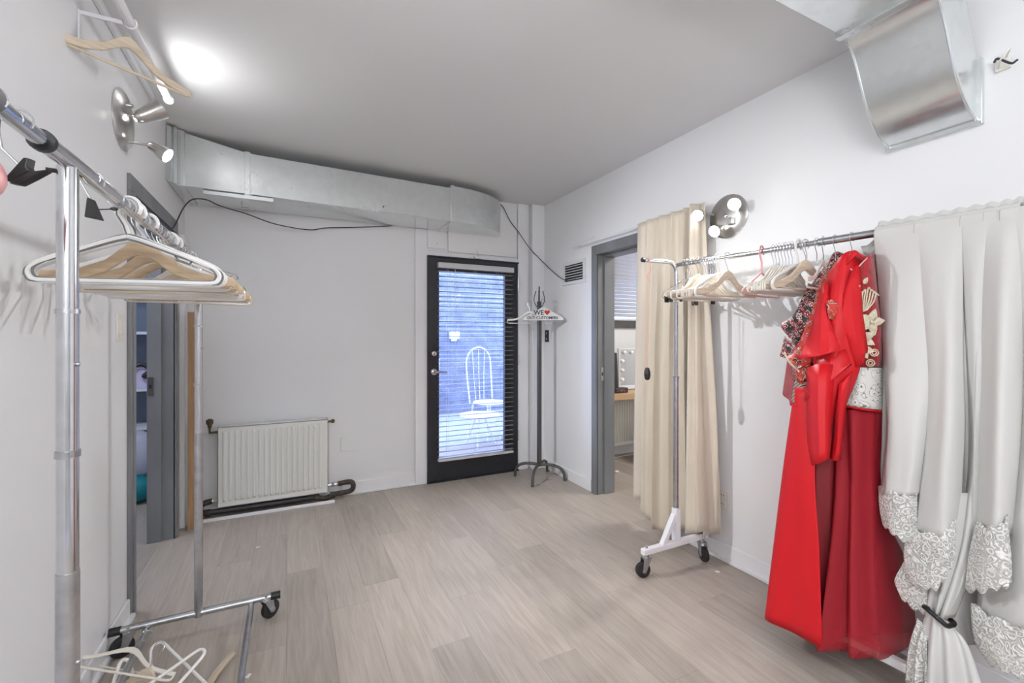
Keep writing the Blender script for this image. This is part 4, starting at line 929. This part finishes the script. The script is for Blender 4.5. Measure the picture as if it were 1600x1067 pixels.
cloth('lace_trim', [row([820,826,826,818,806],[1.966,1.931,1.921,1.931,1.951],[1524,1542,1558,1570,1574]), row([865,872,880,882,870],[1.96,1.92,1.91,1.92,1.94],[1514,1534,1556,1574,1580]), row([918,920,916,910,896],[1.955,1.915,1.905,1.915,1.935],[1508,1530,1556,1576,1581])], M['lace'], dr, 10, 6, scal(5,.016,.4), .0015)
length('swag', [(0,[1562,1575,1588,1596,1604]), (440,[1568,1584,1600,1615,1630],[2.11,2.09,2.08,2.08,2.09]), (600,[1580,1598,1612,1630,1650],[2.07,2.04,2.03,2.03,2.04]), (740,[1560,1585,1608,1632,1655],[2.035,2.005,1.995,1.995,2.0]), (860,[1532,1566,1600,1632,1662],[2.012,1.98,1.967,1.967,1.98]), (978,[1516,1555,1600,1640,1670],[1.99,1.955,1.94,1.94,1.955])], 1.4, .010, 2)
cloth('lace_trim', [row([945,968,978,978,968],[1.985,1.95,1.935,1.935,1.95],[1516,1553,1598,1640,1670]), row([1000,1018,1028,1030,1022],[1.975,1.935,1.92,1.92,1.94],[1522,1556,1600,1640,1670]), row([1030,1046,1056,1060,1052],[1.97,1.93,1.915,1.915,1.935],[1540,1570,1604,1640,1670])], M['lace'], dr, 10, 6, scal(6,.014,.4), .0015)
for i in range(7):       # scattered curls in the lace as raised cord
    p = [(1395,800),(1420,815),(1455,860),(1475,875),(1545,870),(1560,890),(1560,1010)][i]
    MB().tube([PX(p[0]+r_*math.cos(t_), p[1]+r_*math.sin(t_), 1.925 if i < 5 else 1.895) for t_, r_ in [(k*.5, 8-k*.38) for k in range(16)]], .0016, 5).build('lace_cord', M['white_fab'], dr)

# ------------------------------------------------------------------ garments
def G(name, label, y): 
    r = thing(name, label, 'garment', group='garments on the white footed rack'); 
    p = onrail(y)
    hk = MB().tube([Vector(q)+p for q in arc((0,0,0), RR, -.9, PI, 14, -perp, (0,0,1))+[perp*(RR*.8)+Vector((0,0,-.02)), Vector((0,0,-.048)), Vector((0,0,-.09))]], .0016, 6).build('hanger_hook', M['chrome'], r)
    return r
def rowz(l): return [PZ(*q) for q in l]
# floral jacket
fj = G('floral_jacket', 'short jacket in dark red black and white floral print', 1.20)
cloth('body', [rowz([(1318,405,2.08),(1300,404,2.02),(1304,402,1.98),(1316,404,1.97)]), rowz([(1318,440,2.12),(1278,432,2.04),(1288,430,1.95),(1308,432,1.93)]), rowz([(1310,480,2.14),(1256,470,2.05),(1268,475,1.94),(1296,480,1.90)]), rowz([(1300,540,2.14),(1240,520,2.05),(1254,530,1.93),(1285,545,1.89)]), rowz([(1300,600,2.12),(1242,590,2.05),(1252,600,1.93),(1275,610,1.89)])], M['floral'], fj, 6, 6, rip(2,.006))
cloth('sleeve', [rowz([(1270,450,2.06),(1262,448,2.0),(1280,460,1.95)]), rowz([(1250,490,2.06),(1240,492,1.99),(1268,500,1.93)]), rowz([(1228,512,2.06),(1220,508,1.98),(1252,528,1.91)]), rowz([(1240,524,2.06),(1232,526,1.98),(1250,534,1.91)])], M['floral'], fj, 6, 6, rip(1.5,.006))
cloth('cuff', [rowz([(1226,525,2.04),(1240,538,1.97),(1256,545,1.92)]), rowz([(1222,546,2.04),(1236,560,1.97),(1250,572,1.92)]), rowz([(1220,556,2.04),(1232,564,1.97),(1248,580,1.92)])], M['floral'], fj, 6, 5, rip(2,.006))
MB().tube(cr(rowz([(1319,402,1.99),(1309,397,1.98),(1304,399,2.0),(1300,408,1.96)]), 5), .011, 8).build('collar', M['floral'], fj)
cloth('net_skirt', [rowz([(1230,565,2.08),(1240,560,2.02),(1255,565,1.98)]), rowz([(1224,612,2.10),(1236,620,2.03),(1248,625,1.99)]), rowz([(1226,614,2.12),(1236,632,2.04),(1248,638,2.0)])], M['tulle'], fj, 5, 5, rip(2,.008))
# paisley jacket
pj = G('paisley_jacket', 'orange red paisley jacket with chevron cuff between floral jacket and red gown', 1.16)
cloth('body', [rowz([(1330,404,2.06),(1310,408,1.96),(1320,406,1.92),(1334,404,1.92)]), rowz([(1325,440,2.08),(1283,440,1.94),(1294,436,1.88),(1312,440,1.86)]), rowz([(1320,480,2.08),(1270,490,1.93),(1276,488,1.87),(1290,495,1.84)]), rowz([(1310,545,2.08),(1246,545,1.93),(1254,552,1.86),(1272,560,1.83)]), rowz([(1310,575,2.08),(1232,558,1.93),(1240,572,1.86),(1246,576,1.83)])], M['paisley'], pj, 6, 6, rip(2,.004))
cloth('sleeve', [rowz([(1262,500,1.90),(1270,505,1.86),(1282,510,1.84)]), rowz([(1244,555,1.89),(1254,560,1.85),(1268,560,1.83)]), rowz([(1242,590,1.88),(1252,600,1.85),(1266,585,1.83)])], M['paisley'], pj, 5, 5)
cloth('cuff', [rowz([(1246,578,1.88),(1256,580,1.85),(1267,584,1.835)]), rowz([(1240,605,1.88),(1250,612,1.85),(1262,618,1.835)]), rowz([(1236,628,1.88),(1246,634,1.85),(1257,638,1.835)])], M['stripe'], pj, 5, 5)
MB().tube(rowz([(1235,629,1.875),(1246,636,1.845),(1258,640,1.83)]), .0035, 6).build('cuff_edge', M['satin'], pj)
mb = MB()
for k in range(16):
    t_ = k/15; mb.ball(PZ(1226+22*t_-4*math.sin(t_*3), 551+28*t_, 1.87-.03*t_), .0042, 6)
mb.build('bead_fringe', M['gold'], pj)
# red satin gown
rg = G('satin_gown', 'bright red satin gown with a wide folded bow and long flared skirt', 1.09)
cloth('bodice', [rowz([(1352,410,1.98),(1296,432,1.88),(1310,405,1.80),(1333,392,1.78),(1366,414,1.84)]), rowz([(1352,470,1.98),(1284,470,1.86),(1305,465,1.76),(1330,465,1.735),(1345,460,1.735)]), rowz([(1352,530,1.98),(1275,520,1.85),(1300,520,1.75),(1330,525,1.72),(1348,530,1.72)]), rowz([(1352,600,1.96),(1270,600,1.85),(1295,600,1.75),(1322,600,1.72),(1344,580,1.73)]), rowz([(1345,660,1.96),(1262,660,1.85),(1286,660,1.76),(1306,660,1.74),(1316,650,1.76)])], M['satin'], rg, 8, 7, rip(2,.008,1))
cloth('collar', [rowz([(1313,420,1.80),(1325,400,1.765),(1334,391,1.755),(1345,397,1.76),(1362,406,1.79)]), rowz([(1316,424,1.79),(1328,408,1.75),(1338,399,1.742),(1350,404,1.75),(1364,411,1.78)])], M['satin'], rg, 6, 4)
MB().tube(cr(rowz([(1298,428,1.845),(1304,417,1.82),(1314,408,1.80),(1323,404,1.78)]), 5), [.004,.0055,.0055,.0055,.0055,.0055,.0055,.0055,.0055,.0055,.0055,.0055,.0055,.0055,.0055,.004], 8).build('strap', M['pinkedge'], rg)
cloth('lapel', [rowz([(1330,425,1.735),(1338,415,1.725),(1344,418,1.72)]), rowz([(1310,488,1.745),(1330,470,1.715),(1348,490,1.715)]), rowz([(1318,530,1.735),(1338,530,1.705),(1356,545,1.71)]), rowz([(1330,575,1.73),(1348,570,1.70),(1352,552,1.715)])], M['satin'], rg, 2, 2, ang=14)
cloth('bow_flap', [rowz([(1284,445,1.84),(1290,440,1.80),(1294,445,1.79)]), rowz([(1272,492,1.82),(1284,490,1.765),(1297,500,1.75)]), rowz([(1258,540,1.81),(1282,545,1.735),(1308,528,1.71)]), rowz([(1247,560,1.81),(1280,556,1.72),(1314,546,1.695)])], M['satin'], rg, 2, 2, ang=14)
cloth('bow_under', [rowz([(1276,560,1.80),(1300,552,1.74),(1322,545,1.72)]), rowz([(1262,590,1.80),(1292,585,1.735),(1330,568,1.71)]), rowz([(1257,626,1.80),(1280,612,1.735),(1330,568,1.71)])], M['satin'], rg, 2, 2, ang=14)
cloth('front_panel', [rowz([(1262,575,1.80),(1280,568,1.745),(1305,570,1.73)]), rowz([(1260,640,1.79),(1278,635,1.72),(1300,630,1.715)]), rowz([(1262,690,1.78),(1280,685,1.70),(1298,685,1.70)]), rowz([(1266,727,1.775),(1280,724,1.69),(1296,716,1.69)])], M['satin'], rg, 2, 2, ang=14)
cloth('sash', [rowz([(1308,600,1.735),(1318,596,1.70),(1332,580,1.71)]), rowz([(1304,640,1.73),(1312,640,1.70),(1322,635,1.71)]), rowz([(1300,690,1.72),(1308,690,1.69),(1316,688,1.70)]), rowz([(1296,716,1.72),(1304,720,1.69),(1313,719,1.70)])], M['satin'], rg, 2, 2, ang=14)
cloth('skirt', [rowz([(1330,600,2.0),(1266,600,1.95),(1242,605,1.88),(1265,605,1.81),(1296,605,1.78)]), rowz([(1330,720,2.06),(1256,720,2.0),(1225,720,1.91),(1250,720,1.80),(1274,720,1.75)]), rowz([(1330,850,2.10),(1250,850,2.04),(1208,850,1.92),(1244,855,1.79),(1281,860,1.71)]), rowz([(1330,950,2.12),(1240,945,2.05),(1193,966,1.92),(1240,990,1.79),(1287,1012,1.69)])], M['satin'], rg, 8, 8, rip(1.0,.008))
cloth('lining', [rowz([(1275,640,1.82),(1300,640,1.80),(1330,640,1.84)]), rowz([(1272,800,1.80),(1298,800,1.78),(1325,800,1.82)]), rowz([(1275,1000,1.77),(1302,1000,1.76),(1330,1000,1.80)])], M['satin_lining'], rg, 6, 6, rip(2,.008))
# embroidered top with tulle skirt
eb = G('embroidered_dress', 'crimson dress with gold flowers, silver brocade band and tulle skirt', 1.03)
rows_e = [rowz([(1340,420,1.80),(1350,408,1.74),(1362,396,1.76),(1368,410,1.86)]), rowz([(1336,470,1.78),(1350,468,1.735),(1368,465,1.755),(1376,462,1.88)]), rowz([(1336,520,1.78),(1352,520,1.735),(1376,515,1.755),(1384,515,1.90)]), rowz([(1332,575,1.78),(1350,575,1.74),(1376,572,1.76),(1382,572,1.90)])]
cloth('bodice', rows_e, M['velvet'], eb, 8, 8, rip(1.2,.004))
MB().tube(cr(rowz([(1329,420,1.75),(1335,424,1.735),(1338,421,1.73),(1348,410,1.728),(1360,398,1.75)]), 5), .0026, 6).build('neck_piping', M['pinkedge'], eb)
cloth('brocade_band', [rowz([(1328,573,1.78),(1350,574,1.735),(1378,575,1.755),(1384,575,1.90)]), rowz([(1324,605,1.78),(1348,608,1.735),(1379,610,1.755),(1385,610,1.90)]), rowz([(1319,632,1.78),(1345,637,1.735),(1380,641,1.755),(1386,640,1.90)])], M['brocade'], eb, 8, 6, rip(1.5,.003))
MB().tube(cr(rowz([(1318,634,1.78),(1345,639,1.732),(1380,643,1.752),(1386,641,1.88)]), 5), .0042, 6).build('band_edge', M['satin'], eb)
cloth('tulle_skirt', [rowz([(1400,640,1.90),(1310,640,1.84),(1322,640,1.765),(1350,640,1.745),(1378,640,1.77),(1384,640,1.90)]), rowz([(1420,760,1.92),(1313,760,1.80),(1326,765,1.73),(1352,770,1.71),(1385,770,1.75),(1400,770,1.90)]), rowz([(1440,880,1.92),(1304,890,1.77),(1324,895,1.70),(1355,900,1.67),(1395,900,1.72),(1420,890,1.88)]), rowz([(1450,980,1.92),(1288,1010,1.74),(1325,1022,1.66),(1364,1030,1.63),(1405,1020,1.69),(1432,1000,1.86)])], M['tulle'], eb, 10, 8, rip(4.5,.018))
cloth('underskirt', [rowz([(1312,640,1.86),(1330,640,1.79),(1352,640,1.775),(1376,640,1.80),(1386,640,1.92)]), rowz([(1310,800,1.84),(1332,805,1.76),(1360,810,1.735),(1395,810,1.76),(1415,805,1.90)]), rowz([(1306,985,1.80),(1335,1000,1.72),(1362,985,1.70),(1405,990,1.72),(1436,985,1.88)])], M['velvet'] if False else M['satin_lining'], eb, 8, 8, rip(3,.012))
rt = Vector((CY, -SY, 0)).normalized(); fw = Vector((SY, CY, 0)); up = Vector((0,0,1))
def petal(c, ang, ln, wd, name='petal'):
    ca, sa = math.cos(ang), math.sin(ang); ea = rt*ca+up*sa; eb_ = -rt*sa+up*ca
    o = [(ln*(t_), wd*math.sin(PI*t_**.8)) for t_ in [0,.2,.4,.6,.8,1]]+[(ln*t_, -wd*math.sin(PI*t_**.8)) for t_ in [.8,.6,.4,.2]]
    MB().prism([(a*1.12, b*1.12) for a, b in o], c, ea, eb_, fw*.0025).build(name, M['gold'], eb)
def ep(px, py, z=1.718): return PZ(px, py, z)
c0 = ep(1361, 503, 1.72)
for a in (.1, 1.25, 2.6, 3.7, 5.0): petal(c0, a, .048, .015)
MB().ball(c0-fw*.004, .007, 8).build('flower_centre', M['gold'], eb)
for px, py, a, l in ((1347,528,.35,.05),(1347,528,-.5,.05),(1346,545,-.2,.045),(1346,545,-1.0,.04),(1345,512,.7,.04)): petal(ep(px, py), a, l, .013)
for k in range(7):
    b0 = ep(1347+k*1.2, 488-k*.6); tip = ep(1344+k*4.2, 450+abs(k-3)*3, 1.72)
    MB().tube(cr([b0, (b0+tip)/2+rt*(.008*(k-3)/3), tip, tip+rt*(.010*(1 if k > 2 else -1))-up*.008], 4), [.0028]*12+[.0015], 6).build('frond', M['gold'], eb)
for px, py in ((1337,456),(1338,466),(1349,444)): petal(ep(px, py), 1.0, .028, .008)
for px, py in ((1366,551),(1360,567)):
    MB().tube([ep(px, py)+rt*(.016*math.cos(t_))+up*(.013*math.sin(t_)) for t_ in [k*PI/8 for k in range(16)]], .0022, 6, closed=True).tube([ep(px, py)+rt*(.008*math.cos(t_))+up*(.007*math.sin(t_)) for t_ in [k*PI/5 for k in range(10)]], .002, 6, closed=True).build('bead_ring', M['gold'], eb)
cloth('embroidered_patch', [rowz([(1291,470,1.75),(1300,468,1.74),(1309,475,1.735)]), rowz([(1292,482,1.75),(1301,482,1.74),(1308,484,1.735)]), rowz([(1295,498,1.75),(1300,500,1.745),(1304,498,1.74)])], M['paisley'], rg, 4, 4)
# hidden white garment shoulder behind the crimson dress
tag(cloth('shoulder_cover', [rowz([(1345,385,1.93),(1356,383,1.90),(1368,372,1.88)]), rowz([(1348,392,1.90),(1360,395,1.87),(1372,390,1.86)]), rowz([(1352,400,1.92),(1364,408,1.9),(1374,408,1.88)])], M['white_fab'], None, 5, 5)[0], 'white garment shoulder cover between crimson dress and ivory drape', 'garment', 'garments on the white footed rack')

# ------------------------------------------------------------------ closet beyond the steel doorway
su = thing('shelving_unit', 'white shelving unit seen through the steel doorway', 'shelf', (-1.2, 4.72, 0))
for x in (-.5, .38): MB().box(x-.01, 0, 0, x+.01, .32, 2.0).build('side_panel', M['shelfm'], su)
MB().box(-.5, .31, 0, .38, .32, 2.0).build('back_panel', mat('blue_grey_back', (.16,.20,.26), .6), su)
for z in (.56, .885, 1.36, 1.80): MB().box(-.49, 0, z-.012, .37, .31, z+.012).build('shelf', M['shelfm'], su, bevel=.002)
tag(MB().box(-1.22, 4.74, .898, -1.02, 4.98, 1.06).build('carton', M['lilac'], bevel=.004), 'pale lilac carton on the middle shelf of the closet', 'box')
tag(MB().tube(cr([(-1.16,4.70,1.07),(-1.10,4.72,1.10),(-1.04,4.72,1.05),(-1.08,4.71,1.0),(-1.03,4.72,.99)], 5), .017, 8).build('black_strap', M['blackp']), 'black strap draped over the lilac carton', 'strap')
tag(MB().ball((-1.12, 4.62, .38), .2, 16, (.9,.6,.95)).build('plastic_bag', M['bag']), 'clear plastic bag of linens below the closet shelf', 'bag')
tag(MB().ball((-1.11, 4.55, .11), .16, 14, (1,.7,.68)).build('teal_bag', M['teal']), 'teal cloth bag on the closet floor', 'bag')

# ------------------------------------------------------------------ dressing room beyond the curtain
wn = thing('window_1', 'window with lowered white blind in the dressing room', 'window', kind='structure')
MB().box(WX0, YB+.05, WZ0, WX0+.04, YB+.1, WZ1).box(WX1-.04, YB+.05, WZ0, WX1, YB+.1, WZ1).box(WX0+.04, YB+.05, WZ1-.04, WX1-.04, YB+.1, WZ1).box(WX0+.04, YB+.05, WZ0, WX1-.04, YB+.1, WZ0+.04).build('window_frame', M['steel_frame'], wn)
MB().box(WX0+.04, YB+.07, WZ0+.04, WX1-.04, YB+.076, WZ1-.04).build('pane', M['glass'], wn)
MB().box(WX0-.01, YB-.03, WZ0-.07, WX1+.01, YB+.01, WZ0+.005).build('window_sill', M['stand'], wn, bevel=.003)
b2 = thing('dressing_blind', 'white slatted blind in the dressing room window', 'blind')
s2 = None
for i in range(19):
    z = 2.34-i*.0425
    if s2 is None:
        pr2 = [[Vector((bx, .022*math.cos(1.05)*(k-2)/2*-1, .022*math.sin(1.05)*(k-2)/2+.003*math.sin(PI*k/4))) for bx in (WX0+.01, WX1-.01)] for k in range(5)]
        s2 = MB().grid(pr2).build('slat', M['blindw'], b2, solid=.0018); o = s2
    else: o = s2.copy(); COL.objects.link(o); o.parent = b2
    o.location = (0, YB+.005, z)
MB().box(WX0+.01, YB-.015, 1.515, WX1-.01, YB+.02, 1.535).build('bottom_rail', M['blindw'], b2)
for x in (WX0+.12, WX0+.30): MB().tube([(x, YB-.022, 2.37),(x, YB-.022, 1.52)], .0012, 4).build('ladder_cord', M['plug'], b2)
ct = thing('makeup_counter', 'wood topped counter in the dressing room', 'counter', (2.9, 3.5, 0))
MB().box(-.38, 0, .70, 1.7, .49, .76).build('counter_top', M['counter'], ct, bevel=.003)
MB().box(1.6, .05, 0, 1.65, .45, .70).build('leg', M['counter'], ct); MB().box(-.36, .05, 0, -.33, .45, .70).build('leg', M['counter'], ct)
mr = thing('vanity_mirror', 'white framed vanity mirror with round bulbs on the wood counter', 'mirror', (3.45, 3.80, .764), math.radians(-6))
MB().box(-.26,-.02,.02,-.245,.02,.44).box(.245,-.02,.02,.26,.02,.44).box(-.245,-.02,.425,.245,.02,.44).box(-.245,-.02,.02,.245,.02,.035).build('frame', M['white_foot'], mr, bevel=.003)
MB().box(-.245,-.006,.035,.245,.004,.425).build('glass', M['mirror'], mr)
MB().box(-.26,-.06,0,.26,.06,.02).build('foot', M['white_foot'], mr, bevel=.004)
for x, z in [(-.19+.095*k, .395) for k in range(5)]+[(s*.215, z) for s in (-1, 1) for z in (.30, .20, .10)]: MB().ball((x, -.018, z), .022, 12).build('bulb', M['bulb'], mr)
tag(MB().prism([(-.10,0),(.04,0),(.02,.40),(-.10,.42)], (3.035, 3.74, .761), (1,0,0), (0,0,1), (0,.12,0)).build('black_case', M['cabinet_dark'], bevel=.004), 'tall black case standing beside the vanity mirror', 'case')
pl = thing('makeup_palette', 'dark makeup palette with pink patterned lid on the wood counter', 'makeup', (3.02, 3.60, .761))
MB().box(-.08,-.04,0,.08,.04,.05).build('box', M['cabinet_dark'], pl, bevel=.006); MB().box(-.06,-.043,.012,.06,-.040,.042).build('lid_pattern', pattern_mat('pink_speckle', 60, [(0,(.05,.03,.03)),(.4,(.5,.25,.25)),(.6,(.06,.03,.03))]), pl)
radiator((3.55, 3.945, 0), 1.0, .13, .66, 'white ribbed radiator beneath the dressing room counter', 26)
ch = thing('black_stool', 'black wheeled stool base behind the curtain edge', 'stool', (3.42, 3.52, 0))
MB().lathe([(.03,.0),(.03,.25),(.05,.27),(.05,.32),(.03,.34)], n=14).build('column', M['blackp'], ch)
for k in range(5): MB().bar((0,0,.07),(.2*math.cos(k*1.257),.2*math.sin(k*1.257),.05), .03, .03).build('leg', M['blackp'], ch)
MB().lathe([(.17,.34),(.18,.37),(.17,.41),(.0,.42)], n=24, caps=False).build('seat', M['blackp'], ch)
tag(MB().tube(cr([PF(940,722,.004), PF(958,716,.004), PF(975,712,.004), PF(990,710,.004)], 5), .004, 6).build('white_cable', M['plug']), 'white cable on the dressing room floor', 'cable')
for i, (px, py) in enumerate(((957,724),(964,737))):
    p = PF(px, py, .012); tag(MB().ball(p, .017, 8, (1.3,1,.7)).build('crumpled_tissue', M['paper']), ['small crumpled white tissue deeper in the dressing room', 'crumpled white tissue just inside the curtained doorway'][i], 'tissue', 'tissues on the dressing room floor')
# bits of paper on the floor
for i, (px, py, lab) in enumerate(((403,855,'tiny white paper scrap on the floor in front of the radiator'),(388,1056,'tiny white paper scrap beside the chrome rack base'),(1121,893,'tiny white paper scrap near the white foot of the rack'),(858,747,'tiny white paper scrap under the coat stand'))):
    p = PF(px, py, .003); tag(MB().obox(p, (.022,.012,.003), Matrix.Rotation(i, 3, 'Z')).build('paper_scrap', M['paper']), lab, 'scrap', 'paper scraps on the floor')
